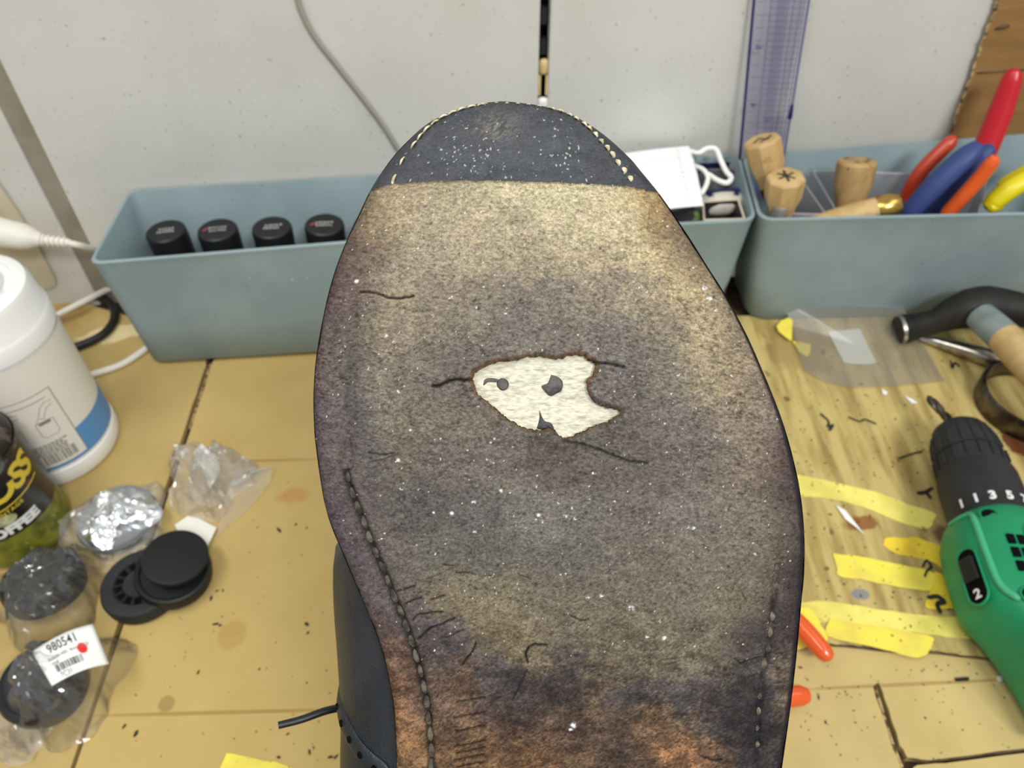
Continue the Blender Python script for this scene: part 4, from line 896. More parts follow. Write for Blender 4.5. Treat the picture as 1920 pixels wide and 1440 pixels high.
# gear selector slot on the top face
so = (.90, .43); sy, sz = .0334, .0160
slp = []
for k in range(24):
    a = 2*math.pi*k/24; ca, sa = math.cos(a), math.sin(a); lx = .0115*(1 if ca > 0 else -1)+.0065*ca; slp.append((lx, .0062*sa))
def on_top(lx, ly, lift): 
    nn = Vector((0, TOPD*so[0], so[1])).normalized(); tt = Vector((0, -TOPD*so[1], so[0])).normalized()
    return DF @ (Vector((X0+.050+lx, TOPD*sy, sz))+tt*ly+nn*lift)
nrm = (on_top(0, 0, 1)-on_top(0, 0, 0))
mo('selector_slot', prism([on_top(a, b, -.001) for a, b in slp], nrm*.0020), M['black_deep'], dr, smooth=False)
mo('selector_rim', tube([on_top(a*1.05, b*1.12, .0006) for a, b in slp+slp[:1]], .0008, 8, 0, roundcap=False), M['green'], dr)
bevel(mo('selector_switch', prism([on_top(a, b, .0008) for a, b in ((-.012, -.005), (.004, -.005), (.004, .005), (-.012, .005))], nrm*.0026), M['black_plastic'], dr, smooth=False), .001, 2)
g = text2d('2', .0095, .0003); mo('gear_number', ([on_top(.0125-v.y*.9, v.x, .0013) for v in g[0]], g[1]), M['ink_light'], dr, smooth=False)
# vents on the side face
for k in range(3):
    for j in range(2):
        p0 = DF @ Vector((X0+.030+k*.0095, TOPD*(.012-j*.006), .0309)); mo('vent', xf(box((0, 0, 0), (.0065, .0042, .0022)), frame(p0, dax, (0, 0, 1))), M['black_deep'], dr, smooth=False)
mo('panel_line', tube([DF @ Vector((X0+x, TOPD*y, z)) for x, y, z in ((.004, -.008, .0282), (.018, .001, .0306), (.028, .002, .0311), (.046, -.006, .0313), (.056, -.012, .0313))], .0005, 6, 4), mat('green_groove', (14, 96, 64), 0.6), dr)
# twist bit with two flutes
tip = P(1738, 742, .030); bdir = (da-tip); bl = bdir.length; BF = frame(tip, bdir, Vector((0, 0, 1)))
rings = []
for i in range(49):
    t = i/48; x = bl*t; r0 = .0034*min(1, t*9+.05); tw = t*7.5; ring = []
    for k in range(20):
        a = 2*math.pi*k/20; flu = 1-.45*max(0, math.cos(2*(a-tw)))**2*(1 if t < .86 else 0); ring.append(BF @ Vector((x, r0*flu*math.cos(a), r0*flu*math.sin(a))))
    rings.append(ring)
mo('drill_bit', loft(rings), M['steel_dark'], dr, sharp=40)

# ------------------------------------------------------------------ orange plier tips beside the shoe
op = thing('pliers', 'pliers with bright orange handle tips sticking out beside the shoe', 'pliers', P(1380, 1230, .003))
mo('handle', tube([P(x, y, z) for x, y, z in ((1330, 1050, .012), (1430, 1120, .016), (1495, 1168, .018), (1546, 1224, .016))], [.0062, .0064, .0062, .0056], 18, 6), M['orange'], op)
mo('handle', tube([P(x, y, z) for x, y, z in ((1290, 1130, .012), (1370, 1250, .013), (1440, 1302, .013), (1502, 1304, .012))], [.0062, .0066, .0064, .0060], 18, 6), M['orange'], op)
mo('jaws', tube([P(1340, 1060, .012), P(1290, 1080, .011), P(1235, 1050, .009), P(1180, 1010, .007)], [.007, .011, .009, .003], 14, 4, .6), M['steel_dark'], op)

# ------------------------------------------------------------------ scraps
def scrap_curl(px, z, r, label, nm='leather_scrap'):
    return tag(mo(nm, tube([P(x, y, z+R.uniform(0, .0012)) for x, y in px], [r*R.uniform(.6, 1.2) for _ in px], 6, 4, .6), M['scrap']), label, 'scrap', 'black curled scraps')
scrap_curl([(1730, 1062), (1738, 1050), (1746, 1062), (1738, 1070), (1734, 1080)], .0042, .0011, 'hooked black scrap on the bright yellow tape strip')
scrap_curl([(1742, 1120), (1758, 1118), (1770, 1128), (1758, 1132), (1762, 1146)], .0048, .0015, 'black smear-like scrap on the crumpled tape patch')
scrap_curl([(1722, 924), (1736, 922), (1748, 914), (1738, 922), (1744, 932)], .0036, .0013, 'black branching scrap left of the drill clutch')
scrap_curl([(1592, 782), (1612, 790), (1622, 786), (1642, 794)], .0036, .0009, 'long thin black scrap in front of the milky bag label')
scrap_curl([(1540, 776), (1554, 790), (1552, 800), (1562, 796), (1556, 806)], .0036, .0009, 'forked black scrap nearest the shoe edge on worn cardboard')
scrap_curl([(1783, 676), (1786, 690), (1790, 680), (1798, 686)], .0036, .0009, 'small forked black scrap below the steel rod')
scrap_curl([(1685, 860), (1705, 852), (1728, 846)], .0036, .0008, 'thin dark splinter pointing at the drill chuck')
def flake(px, z, m, label, h=.0006, cat='flake', nm='white_flake'): return tag(mo(nm, prism([P(x, y, z) for x, y in px], (0, 0, h)), M[m], smooth=False), label, cat, 'small flakes on cardboard')
flake([(1567, 948), (1585, 958), (1604, 982), (1620, 1003), (1606, 990), (1585, 974)], .0042, 'label_white', 'long white sliver below the upper pale tape strip')
flake([(1696, 743), (1712, 750), (1720, 757), (1708, 756)], .0034, 'label_white', 'white flake left of the drill bit tip')
flake([(1653, 730), (1664, 736), (1662, 741), (1655, 739)], .0034, 'label_white', 'tiny white flake below the milky bag edge')
flake([(1790, 1273), (1816, 1271), (1815, 1277), (1792, 1278)], .0005, 'scrap', 'small black stick beside the drill grip on light cardboard', .0014, 'scrap', 'leather_scrap')
flake([(1868, 1270), (1876, 1268), (1879, 1277), (1872, 1279)], .0005, 'label_white', 'tiny pale pellet beside the drill grip', .0014)
bits = []
def bit(x, y, s, z=0.0004):
    p = P(x, y, z); a = R.uniform(0, 3.14); k = R.randint(4, 6); pol = [p+Vector((math.cos(a)*u-math.sin(a)*v, math.sin(a)*u+math.cos(a)*v, 0)) for u, v in [(s*math.cos(6.283*i/k)*R.uniform(.6, 1.4)*1.3, s*math.sin(6.283*i/k)*R.uniform(.3, .8)) for i in range(k)]]
    bits.append(prism(pol, (0, 0, .0005)))
for x, y, s in ((405, 1170, .0022), (413, 1173, .0012), (523, 994, .0025), (396, 1122, .0018), (407, 1108, .0011), (418, 1107, .0011), (575, 1170, .002), (578, 1186, .0013), (372, 1261, .0016), (255, 1376, .0022), (233, 1362, .0014), (555, 983, .0012), (575, 990, .001), (560, 1350, .0013), (580, 1410, .0016), (588, 1402, .0012), (540, 1376, .0012), (486, 1255, .001), (575, 1280, .001), (523, 1420, .0015), (1535, 1308, .0018), (1548, 1354, .0014), (1500, 1252, .0012), (620, 1420, .0018), (630, 1419, .0016)): bit(x, y, s*.75)
for _ in range(70):
    x, y = R.uniform(240, 640), R.uniform(870, 1430)
    if x > 640 or (x < 330 and y < 1180) or x < 220: continue
    bit(x, y, R.uniform(.0002, .0005))
for _ in range(70): bit(R.uniform(1500, 1900), R.uniform(1240, 1430), R.uniform(.0002, .0006))
for _ in range(120):
    x, y = R.uniform(1480, 1800), R.uniform(735, 1200); bit(x, y, R.uniform(.0003, .0007), .0034)
cr = mo('leather_crumbs', join(*bits), M['scrap'], smooth=False); tag(cr, 'scattered tiny black leather crumbs all over the cardboard', 'crumbs', None, 'stuff')

# =================================================================== the shoe
DS = 0.18                         # distance of the sole from the camera
NYL = [(190, 930), (193, 893), (200, 860), (210, 834), (228, 800), (258, 765), (290, 735), (322, 712), (357, 690), (395, 672), (430, 655), (465, 640), (505, 625), (550, 612), (600, 601), (650, 592), (700, 586), (750, 584), (800, 585), (850, 590), (900, 597), (950, 606), (990, 618), (1035, 637), (1090, 660), (1150, 686), (1185, 700), (1230, 715), (1280, 727), (1330, 735), (1380, 739), (1440, 742), (1600, 750), (1800, 757), (2000, 765), (2250, 790), (2400, 832), (2500, 886), (2560, 945), (2600, 1060)]
NYR = [(190, 945), (192, 980), (198, 1025), (206, 1056), (215, 1080), (235, 1115), (262, 1150), (290, 1180), (325, 1210), (362, 1240), (405, 1270), (450, 1300), (498, 1330), (545, 1360), (590, 1385), (635, 1408), (690, 1432), (745, 1455), (800, 1475), (860, 1492), (910, 1503), (970, 1511), (1030, 1514), (1080, 1513), (1130, 1508), (1190, 1503), (1250, 1497), (1310, 1490), (1370, 1482), (1440, 1472), (1600, 1448), (1800, 1412), (2000, 1388), (2250, 1362), (2400, 1320), (2500, 1266), (2560, 1206), (2600, 1090)]
def smooth_tab(tab):
    y = np.array([a for a, b in tab], float); x = np.array([b for a, b in tab], float); return y, x
yl_, xl_ = smooth_tab(NYL); yr_, xr_ = smooth_tab(NYR)
def pchip(xa, ya, xq):
    h = np.diff(xa); d = np.diff(ya)/h; m = np.zeros(len(xa)); m[0] = d[0]; m[-1] = d[-1]
    for i in range(1, len(xa)-1):
        if d[i-1]*d[i] > 0:
            w1 = 2*h[i]+h[i-1]; w2 = h[i]+2*h[i-1]; m[i] = (w1+w2)/(w1/d[i-1]+w2/d[i])
    i = np.clip(np.searchsorted(xa, xq)-1, 0, len(h)-1); t = (xq-xa[i])/h[i]
    return ya[i]*(1+2*t)*(1-t)**2+m[i]*h[i]*t*(1-t)**2+ya[i+1]*t*t*(3-2*t)+m[i+1]*h[i]*t*t*(t-1)
def XL(py): return pchip(yl_, xl_, np.asarray(py, float))
def XR(py): return pchip(yr_, xr_, np.asarray(py, float))
def DEPTH(px, py):
    px = np.asarray(px, float); py = np.asarray(py, float)
    d = DS+.0085*np.clip((700-py)/510, 0, 1)**2+.004*np.clip((py-1150)/500, 0, 1)**2*np.clip((2300-py)/500, 0, 1)
    return d
def S3(px, py, n=0.0):            # arrays of pixel coordinates on the sole -> world points; n = metres into the shoe (away from the viewer)
    D = DEPTH(px, py); u = (np.asarray(px, float)-960)/FPX; v = (np.asarray(py, float)-720)/FPX; Dn = D+n
    x = u*D; yv = v*D
    return np.stack([x, Dn*math.cos(PITCH)-yv*math.sin(PITCH), CAMH-Dn*math.sin(PITCH)-yv*math.cos(PITCH)], -1)
def S(px, py, n=0.0): return Vector(S3(px, py, n).tolist())

def seg_dist(X, Y, pts):
    best = np.full(X.shape, 1e9)
    for (x0, y0), (x1, y1) in zip(pts[:-1], pts[1:]):
        m = (X > min(x0, x1)-60) & (X < max(x0, x1)+60) & (Y > min(y0, y1)-60) & (Y < max(y0, y1)+60)
        if not m.any(): continue
        dx, dy = x1-x0, y1-y0; t = np.clip(((X[m]-x0)*dx+(Y[m]-y0)*dy)/(dx*dx+dy*dy+1e-9), 0, 1)
        best[m] = np.minimum(best[m], np.hypot(X[m]-x0-t*dx, Y[m]-y0-t*dy))
    return best
def inpoly(X, Y, poly):
    r = np.zeros(X.shape, bool); n = len(poly)
    for i in range(n):
        x0, y0 = poly[i]; x1, y1 = poly[(i+1) % n]
        if y0 == y1: continue
        c = ((y0 > Y) != (y1 > Y)) & (X < (x1-x0)*(Y-y0)/(y1-y0)+x0); r ^= c
    return r
# noise fields on a pixel lattice of the sole
NW, NH = 1000, 1300
def fnoise(sx, sy, seed, ang=0.0):
    g = np.random.default_rng(seed).standard_normal((NH, NW)); fy = np.fft.fftfreq(NH)[:, None]; fx = np.fft.fftfreq(NW)[None, :]
    ca, sa = math.cos(ang), math.sin(ang); u = fx*ca+fy*sa; v = -fx*sa+fy*ca
    o = np.fft.ifft2(np.fft.fft2(g)*np.exp(-2*math.pi**2*(u*u*sx*sx+v*v*sy*sy))).real
    return o/o.std()
def samp(f, X, Y):
    x = np.mod(X-560, NW); y = np.mod(Y-170, NH); i = np.floor(x).astype(int) % NW; j = np.floor(y).astype(int) % NH; u = x-np.floor(x); v = y-np.floor(y); i2 = (i+1) % NW; j2 = (j+1) % NH
    return f[j, i]*(1-u)*(1-v)+f[j, i2]*u*(1-v)+f[j2, i]*(1-u)*v+f[j2, i2]*u*v
nA = fnoise(2.3, .95, 1, .15); nB = fnoise(1.2, 1.0, 2); nC = fnoise(9, 6, 3); nD = fnoise(28, 22, 4); nE = fnoise(70, 50, 5); nF = fnoise(2.0, .9, 6, -.5); nG = fnoise(1.35, 1.2, 7); nH = fnoise(40, 30, 8); nI = fnoise(18, 5, 9, .05)

# colour of the worn leather, sampled zone by zone (x, y, r, g, b)
CP = '''700 380 140 118 86;740 370 196 172 128;800 370 182 164 128;880 370 198 182 142;950 365 214 198 152;1050 370 220 204 158;1150 380 222 204 156;1210 385 204 174 116;1240 395 176 140 86;1262 410 120 92 62
665 420 92 70 62;685 420 168 146 100;720 420 156 140 112;800 420 178 162 132;880 430 188 170 136;980 430 192 176 140;1080 430 200 184 144;1180 430 206 188 144;1250 430 190 164 114;1285 440 120 100 78
640 480 88 66 60;662 480 118 98 84;680 480 130 116 100;720 480 166 150 126;800 490 168 152 128;900 490 172 156 128;1000 490 168 152 124;1100 490 182 164 130;1200 480 206 186 142;1270 490 196 172 124;1310 495 134 114 88
618 550 84 62 62;640 545 100 82 78;665 550 128 114 100;720 550 160 142 116;800 560 142 128 108;900 560 138 124 108;1000 560 128 116 106;1100 550 142 128 112;1200 550 160 144 118;1280 550 192 170 124;1325 555 184 162 122;1355 560 120 104 84
604 620 84 64 68;630 620 112 94 84;655 620 92 86 84;690 620 150 134 108;760 620 138 124 104;850 620 128 116 100;950 620 120 110 100;1050 620 120 108 98;1150 620 122 112 104;1250 620 142 128 106;1320 620 182 160 120;1365 620 170 150 116;1395 625 108 92 78
593 700 78 58 68;618 700 132 112 88;640 700 106 98 88;660 700 80 76 76;700 700 126 114 98;780 700 114 102 92;860 700 108 98 90;1180 700 108 100 94;1260 700 122 112 98;1330 700 150 134 106;1390 700 160 142 110;1425 710 112 96 84
590 790 76 58 70;620 790 110 94 90;640 790 98 90 86;662 790 80 78 78;710 790 122 110 94;800 790 116 104 90;880 790 114 104 90;1200 790 102 94 88;1280 790 110 100 92;1360 790 128 114 98;1430 790 134 120 100;1465 800 98 82 78
597 870 80 64 74;625 870 112 96 88;650 870 98 88 80;675 870 84 80 78;740 870 108 98 86;830 870 104 94 86;930 860 108 98 88;1040 860 92 84 76;1130 860 96 88 80;1220 870 98 90 82;1310 870 110 100 90;1400 870 120 106 92;1460 880 112 94 78;1490 880 56 44 46
612 960 80 66 74;640 960 92 78 80;670 960 94 84 78;720 960 88 82 76;800 960 86 82 76;900 960 94 90 84;1000 960 112 106 98;1100 960 106 100 92;1200 960 104 96 88;1300 960 110 102 92;1400 960 116 106 92;1460 960 112 98 84;1490 960 84 70 60;1507 960 40 32 36
645 1040 84 70 76;680 1040 88 74 76;720 1040 98 90 80;800 1040 98 92 80;900 1040 92 88 80;1000 1040 100 95 86;1100 1040 98 92 84;1200 1040 104 96 84;1300 1040 110 102 88;1400 1040 112 102 88;1455 1040 108 96 80;1485 1040 84 70 58;1508 1040 40 32 34
675 1110 88 72 76;710 1110 88 76 76;760 1110 100 88 76;830 1110 118 104 80;900 1100 112 100 80;1000 1100 104 96 80;1100 1100 102 94 80;1200 1100 106 98 82;1300 1100 108 100 84;1400 1100 108 98 80;1445 1110 92 80 66;1475 1110 62 52 50;1505 1110 38 30 32
700 1170 98 74 68;740 1170 82 68 72;800 1165 84 72 72;850 1150 128 110 78;920 1150 132 116 84;1000 1160 116 104 78;1100 1160 110 100 80;1200 1160 108 98 80;1300 1160 108 98 80;1400 1160 112 98 74;1440 1170 72 62 58;1480 1170 54 44 46
718 1220 120 80 58;750 1215 84 66 66;800 1215 72 62 66;870 1200 68 60 64;930 1200 116 94 62;1000 1210 118 100 70;1060 1215 88 76 64;1120 1210 110 96 72;1200 1215 114 102 78;1300 1220 110 98 76;1380 1215 104 90 68;1430 1220 52 46 48;1485 1220 58 48 44
730 1270 136 86 50;765 1270 94 70 60;810 1270 92 70 60;860 1270 102 76 54;940 1265 66 58 62;1000 1270 72 60 60;1060 1270 62 54 58;1130 1260 92 76 58;1200 1265 108 92 68;1280 1265 116 100 74;1360 1265 88 74 58;1425 1270 48 42 46;1475 1265 126 100 70
742 1320 142 92 48;770 1320 122 80 52;815 1320 88 64 56;870 1320 104 74 54;950 1320 74 58 52;1050 1320 80 62 50;1120 1320 96 72 50;1200 1310 52 46 52;1280 1310 50 46 52;1350 1320 58 50 52;1410 1320 42 38 44;1450 1320 62 50 48;1478 1320 112 86 60
750 1375 148 100 52;785 1380 128 86 48;830 1380 118 82 50;880 1380 110 78 48;960 1380 92 64 44;1060 1380 90 64 46;1150 1370 78 58 46;1220 1370 112 76 46;1270 1355 128 96 62;1320 1365 110 82 58;1380 1370 48 42 46;1430 1380 44 38 42;1470 1375 66 50 44
752 1430 142 100 56;790 1430 126 88 52;850 1430 130 90 50;920 1430 116 78 44;1000 1430 122 80 46;1100 1430 96 68 44;1180 1430 88 64 46;1250 1420 136 86 48;1300 1430 140 88 50;1350 1430 112 76 48;1410 1430 40 36 40;1460 1430 52 42 42'''
cp = np.array([[float(v) for v in s.split()] for s in CP.replace('\n', ';').split(';')])
_g = cp[:, 2:].mean(1, keepdims=True); _k = np.interp(cp[:, 1], [330, 480, 900, 1250], [.24, .17, .16, .30])[:, None]; cp[:, 2:] = cp[:, 2:]*(1-_k)+_g*_k
cpl = np.array([lin(c) for c in cp[:, 2:]])
def base_col(X, Y):
    lo = np.clip((Y-1080)/120, 0, 1); wx = X+samp(nC, X, Y)*(4+3*lo)+samp(nD, X, Y)*9+samp(nA, X, Y)*4*lo; wy = np.minimum(Y, 1445)+samp(nC, X+300, Y+200)*(4+3*lo)+samp(nD, X+400, Y+100)*9+samp(nF, X, Y)*4*lo
    num = np.zeros(X.shape+(3,)); den = np.full(X.shape, 1e-9)
    for (x, y, *_), c in zip(cp, cpl):
        d2 = ((wx-x)/26)**2+((wy-y)/26)**2; w = np.exp(-.5*d2)+2e-3/(1+d2**2); num += w[..., None]*np.log(c+.004); den += w
    k = np.interp(Y, [330, 460, 700, 1150, 1500], [.58, .62, .74, .82, .80])  # colour darkened towards the toe to offset the stronger light there
    return (np.exp(num/den[..., None])-.004)*k[..., None]

HOLE = [(887, 711), (893, 698), (905, 690), (920, 683), (936, 679), (958, 676), (974, 675), (990, 669), (1010, 668), (1030, 670), (1046, 674), (1058, 672), (1064, 668), (1085, 666), (1098, 667), (1103, 674), (1118, 682), (1116, 692), (1112, 702), (1104, 710), (1098, 716), (1102, 724), (1101, 730), (1104, 741), (1114, 752), (1124, 758), (1140, 765), (1164, 769), (1162, 777), (1146, 788), (1128, 794), (1106, 802), (1092, 810), (1072, 818), (1057, 823), (1048, 815), (1040, 806), (1031, 802), (1020, 806), (1000, 806), (985, 804), (972, 797), (956, 788), (940, 776), (930, 766), (918, 757), (912, 750), (897, 741), (893, 730)]
CR = [  # cracks: points, half width px, depth m, darkness
    ([(887, 712), (870, 713), (855, 711), (842, 714), (825, 722), (812, 724)], 3.2, .0009, .9),
    ([(1103, 676), (1112, 681), (1128, 682), (1140, 682), (1156, 685), (1170, 688)], 2.6, .0007, .85),
    ([(676, 548), (690, 547), (712, 552), (730, 558), (752, 560), (775, 555)], 2.4, .0007, .9),
    ([(1057, 826), (1080, 830), (1105, 836), (1130, 845), (1160, 858), (1182, 866), (1215, 868)], 2.4, .0006, .75),
    ([(692, 848), (712, 852), (738, 850)], 1.8, .0004, .7), ([(690, 868), (715, 862), (745, 852)], 1.6, .0004, .5),
    ([(745, 1108), (762, 1104), (778, 1098)], 1.8, .0005, .8), ([(760, 1133), (776, 1125), (790, 1121)], 1.8, .0005, .8), ([(808, 1126), (822, 1121), (832, 1117)], 1.8, .0005, .8),
    ([(775, 1162), (782, 1154), (800, 1150), (830, 1148)], 1.8, .0005, .8), ([(785, 1197), (800, 1184), (808, 1176), (830, 1170), (852, 1160)], 2.0, .0006, .85), ([(826, 1196), (845, 1192), (868, 1182)], 1.6, .0004, .6),
    ([(866, 1248), (874, 1236), (886, 1222), (892, 1206)], 2.0, .0005, .85), ([(855, 1074), (872, 1073), (892, 1078)], 1.4, .0003, .7), ([(832, 1060), (855, 1059)], 1.2, .0003, .6),
    ([(990, 1242), (986, 1228), (990, 1214), (1002, 1208), (1024, 1210)], 2.2, .0006, .9), ([(960, 1312), (975, 1285), (988, 1256)], 1.5, .0004, .6),
    ([(978, 1078), (995, 1086)], 1.2, .0003, .6), ([(1070, 1155), (1090, 1165), (1104, 1162)], 1.6, .0004, .75), ([(1378, 1235), (1392, 1246), (1400, 1240), (1424, 1232)], 1.6, .0004, .7), ([(1340, 1260), (1360, 1266), (1378, 1264)], 1.4, .0003, .6), ([(1392, 1112), (1398, 1124)], 1.3, .0003, .7),
    ([(1270, 560), (1282, 572), (1290, 590)], 1.2, .0003, .5), ([(1218, 398), (1214, 430)], 1.2, .0003, .4),
    ([(800, 1085), (820, 1078), (846, 1066)], 1.2, .0003, .5)]
for k, y in enumerate((1312, 1340, 1366, 1393, 1406, 1419, 1432)): CR.append(([(856-(k % 2)*4, y+6), (880, y+2), (908, y-4)], 1.8, .0005, .75))
CR.append(([(1318, 1420), (1340, 1426), (1352, 1424)], 2.2, .0005, .9))
GL = [(668, 470), (664, 540), (660, 620), (657, 700), (655, 780), (653, 840), (650, 888), (656, 910), (664, 935), (675, 962), (690, 1000), (702, 1030), (716, 1064), (729, 1095), (741, 1125), (752, 1150), (764, 1180), (773, 1208), (783, 1240), (790, 1270), (798, 1310), (804, 1350), (808, 1395), (809, 1440), (812, 1600), (818, 1800)]
GR = [(1478, 940), (1468, 990), (1461, 1030), (1458, 1062), (1453, 1100), (1449, 1140), (1447, 1178), (1443, 1205), (1436, 1240), (1430, 1275), (1425, 1310), (1421, 1350), (1420, 1400), (1418, 1440), (1405, 1600), (1378, 1800)]

def build_sole():
    rows = [190.0]; y = 190.0
    while y < 2600:
        st = .5 if y < 200 else 1.0 if y < 240 else 2.0 if y < 1450 else 12.0
        y = min(y+st, 2600); rows.append(y)
    rows = np.array(rows); nr = len(rows); nc = 480
    s = np.linspace(0, 1, nc+1); l = XL(rows); r = XR(rows)
    X = l[:, None]+(r-l)[:, None]*s[None, :]; Y = np.repeat(rows[:, None], nc+1, 1)
    toeline = [(600, 385), (690, 357), (720, 349), (745, 345), (775, 343), (800, 341.5), (900, 340), (1000, 341.5), (1100, 345), (1180, 351), (1240, 361), (1300, 372)]
    tl = np.interp(X, [a for a, b in toeline], [b for a, b in toeline])+samp(nC, X, Y)*.5+np.where(X > 760, samp(nG, X, Y)*.4, 0)
    # snap the nearest row to the toe line
    jump = np.abs(Y-tl) <= 1.01; Y = np.where(jump, tl, Y)
    hole = np.array(HOLE, float)
    hj = []
    for i in range(len(hole)):
        a, b = hole[i], hole[(i+1) % len(hole)]; m = max(int(np.hypot(*(b-a))/3), 1)
        for k in range(m): hj.append(a+(b-a)*k/m)
    hj = np.array(hj)+rng.uniform(-1.9, 1.9, (len(hj), 2)); 
    inside = inpoly(X, Y, hj)
    toe = Y <= tl+.01
    # faces
    idx = np.arange(nr*(nc+1)).reshape(nr, nc+1)
    q = np.stack([idx[:-1, :-1], idx[:-1, 1:], idx[1:, 1:], idx[1:, :-1]], -1).reshape(-1, 4)
    cx = X.ravel()[q].mean(1); cy = Y.ravel()[q].mean(1)
    fh = inpoly(cx, cy, hj); tlc = np.interp(cx, [a for a, b in toeline], [b for a, b in toeline]); ftoe = (tl.ravel()[q].mean(1) >= cy)
    keep_leather = ~fh & ~ftoe
    # snap hole boundary
    vh = np.zeros(X.size, bool); vh[q[fh].ravel()] = True; vk = np.zeros(X.size, bool); vk[q[keep_leather].ravel()] = True
    bnd = np.where(vh & vk)[0]; Xf = X.ravel().copy(); Yf = Y.ravel().copy()
    a = hj; b = np.roll(hj, -1, 0)
    for v in bnd:
        d = b-a; t = np.clip(((Xf[v]-a[:, 0])*d[:, 0]+(Yf[v]-a[:, 1])*d[:, 1])/(d**2).sum(1).clip(1e-9), 0, 1); px = a+d*t[:, None]
        k = np.argmin((px[:, 0]-Xf[v])**2+(px[:, 1]-Yf[v])**2); Xf[v], Yf[v] = px[k]
    X = Xf.reshape(X.shape); Y = Yf.reshape(Y.shape)
    dhole = seg_dist(X, Y, [tuple(p) for p in hj]+[tuple(hj[0])])
    dl_ = X-XL(np.clip(Y, 190, 2600)); dr_ = XR(np.clip(Y, 190, 2600))-X; dtop = Y-190
    de = np.minimum(dl_, dr_)*.9
    # ---- relief (n > 0 goes into the shoe)
    n = np.zeros(X.shape)
    n += .0022*np.exp(-np.clip(de, 0, 200)/9.)                       # rounded margin
    gl = seg_dist(X, Y, GL); gr = seg_dist(X, Y, GR)
    gstr = np.clip((Y-430)/150, 0, 1)*np.where(Y < 880, .55, 1.0)
    n += .0009*gstr*np.exp(-(gl/np.where(Y < 880, 11.0, 6.5))**2)+.0007*np.clip((Y-930)/120, 0, 1)*np.exp(-(gr/5.5)**2)
    # channel: the margin left of the stitches sits a little lower than the tread
    crk = np.zeros(X.shape)
    for pts, w, dep, dark in CR:
        pj = []
        for (x0, y0), (x1, y1) in zip(pts[:-1], pts[1:]):
            m = max(int(math.hypot(x1-x0, y1-y0)/6), 1)
            for k in range(m): pj.append((x0+(x1-x0)*k/m+rng.uniform(-.9, .9), y0+(y1-y0)*k/m+rng.uniform(-.9, .9)))
        pj.append(pts[-1]); d = seg_dist(X, Y, pj); g = np.exp(-(d/w)**2); n += dep*g; crk = np.maximum(crk, dark*g)
        n -= dep*.18*np.exp(-(d/(w*4))**2)
    n -= .0007*np.exp(-((dhole-10)/10)**2)*(1-inside); n += .0010*np.exp(-(dhole/4)**2)
    n += .00016*samp(nD, X, Y)+.00007*samp(nC, X, Y)+.00003*np.clip(samp(nA, X, Y), -2, 2)*(~toe)+.00008*samp(nI, X, Y)*(~toe)*np.clip((Y-380)/200, 0, 1)
    n = np.where(toe, n-.0005, n)
    # ---- colour
    C = base_col(X, Y)
    gA, gB, gF, gC_ = samp(nA, X, Y), samp(nB, X, Y), samp(nF, X, Y), samp(nC, X, Y)
    lightness = np.clip((1450-Y)/700, .45, 1)
    grain = 1+np.interp(Y, [340, 520, 700], [.16, .19, .23])*np.clip(gA, -1.9, 2.2)*lightness+np.interp(Y, [340, 700], [.11, .16])*gB+.15*gF*(1.35-lightness)+.05*gC_  # leather mottling, with tiny shadows between the fibres put into the colour
    low = np.clip((Y-1120)/140, 0, 1); patch = .40*samp(nC, X+50, Y+90)+.28*samp(nD, X+20, Y)+.34*samp(nF, X+200, Y+10)+.20*samp(nA, X+90, Y+33)
    C = C*np.exp((np.clip(patch, -1.2, 1.0)*.62-.10)*low)[..., None]
    C = C*np.clip(grain, .25, 2.2)[..., None]
    # sparse pale flecks and dirt
    zone = np.clip(.35+.5*samp(nH, X, Y), 0, 1.2)
    fl = np.clip((samp(nG, X, Y)-(2.75-.35*zone))/.35, 0, 1)*(Y < 1240); C = C*(1-.75*fl[..., None])+np.array(lin((224, 222, 212)))*.75*fl[..., None]
    dk = np.clip((samp(nG, X+411, Y+77)-2.3)/.5, 0, 1); C = C*(1-np.interp(Y, [340, 700], [.35, .6])[..., None]*dk[..., None])
    wh = np.array(lin((236, 236, 236)))
    for fx, fy, fr in ((747, 863, 4), (847, 962, 3.5), (813, 961, 2.5), (888, 942, 3.5), (770, 806, 2.5), (890, 998, 3), (1010, 966, 3), (1060, 968, 3.5), (1128, 1117, 4), (1183, 1140, 5), (1075, 1360, 5), (1070, 1368, 3.5), (1102, 1121, 3), (1246, 1196, 4), (1213, 1193, 3), (1300, 990, 3), (1290, 990, 3), (1078, 973, 3), (927, 823, 2), (725, 630, 3), (668, 527, 4), (1320, 540, 5), (1330, 560, 5), (1340, 580, 4), (940, 920, 3), (1415, 1040, 3), (920, 830, 2)):
        g = np.exp(-(((X-fx)/fr)**2+((Y-fy)/(fr*.8))**2)**1.5); g = g*np.clip(.7+.5*gB, 0, 1); C = C*(1-g[..., None])+wh*g[..., None]
    C = C*(1-np.clip(crk*1.15, 0, .97))[..., None]
    gd = gstr*np.exp(-(gl/np.where(Y < 880, 15.0, 8.5))**2)*np.where(Y < 880, .34+.12*samp(nC, X, Y), .9)+.7*np.clip((Y-980)/120, 0, 1)*np.exp(-(gr/4.0)**2)*np.clip(.6+.5*gC_, 0, 1); C = C*(1-np.clip(gd, 0, .9))[..., None]
    # torn rim: brown raw fibres
    rim = np.exp(-(dhole/5)**2); rc = np.array(lin((112, 74, 40))); rw = rim*np.where(Y > 735, .40, .8); C = C*(1-rw[..., None])+rc*rw[..., None]*np.clip(1+.3*gB, .4, 1.6)[..., None]
    # inked margin at the right edge
    ek = np.clip((Y-430)/480, 0, 1); w_ = 4+11*ek; im = np.clip(1-(dr_-w_*.55)/(w_*.5), 0, 1); C = C*(1-im[..., None])+np.array(lin((30, 24, 28)))*im[..., None]
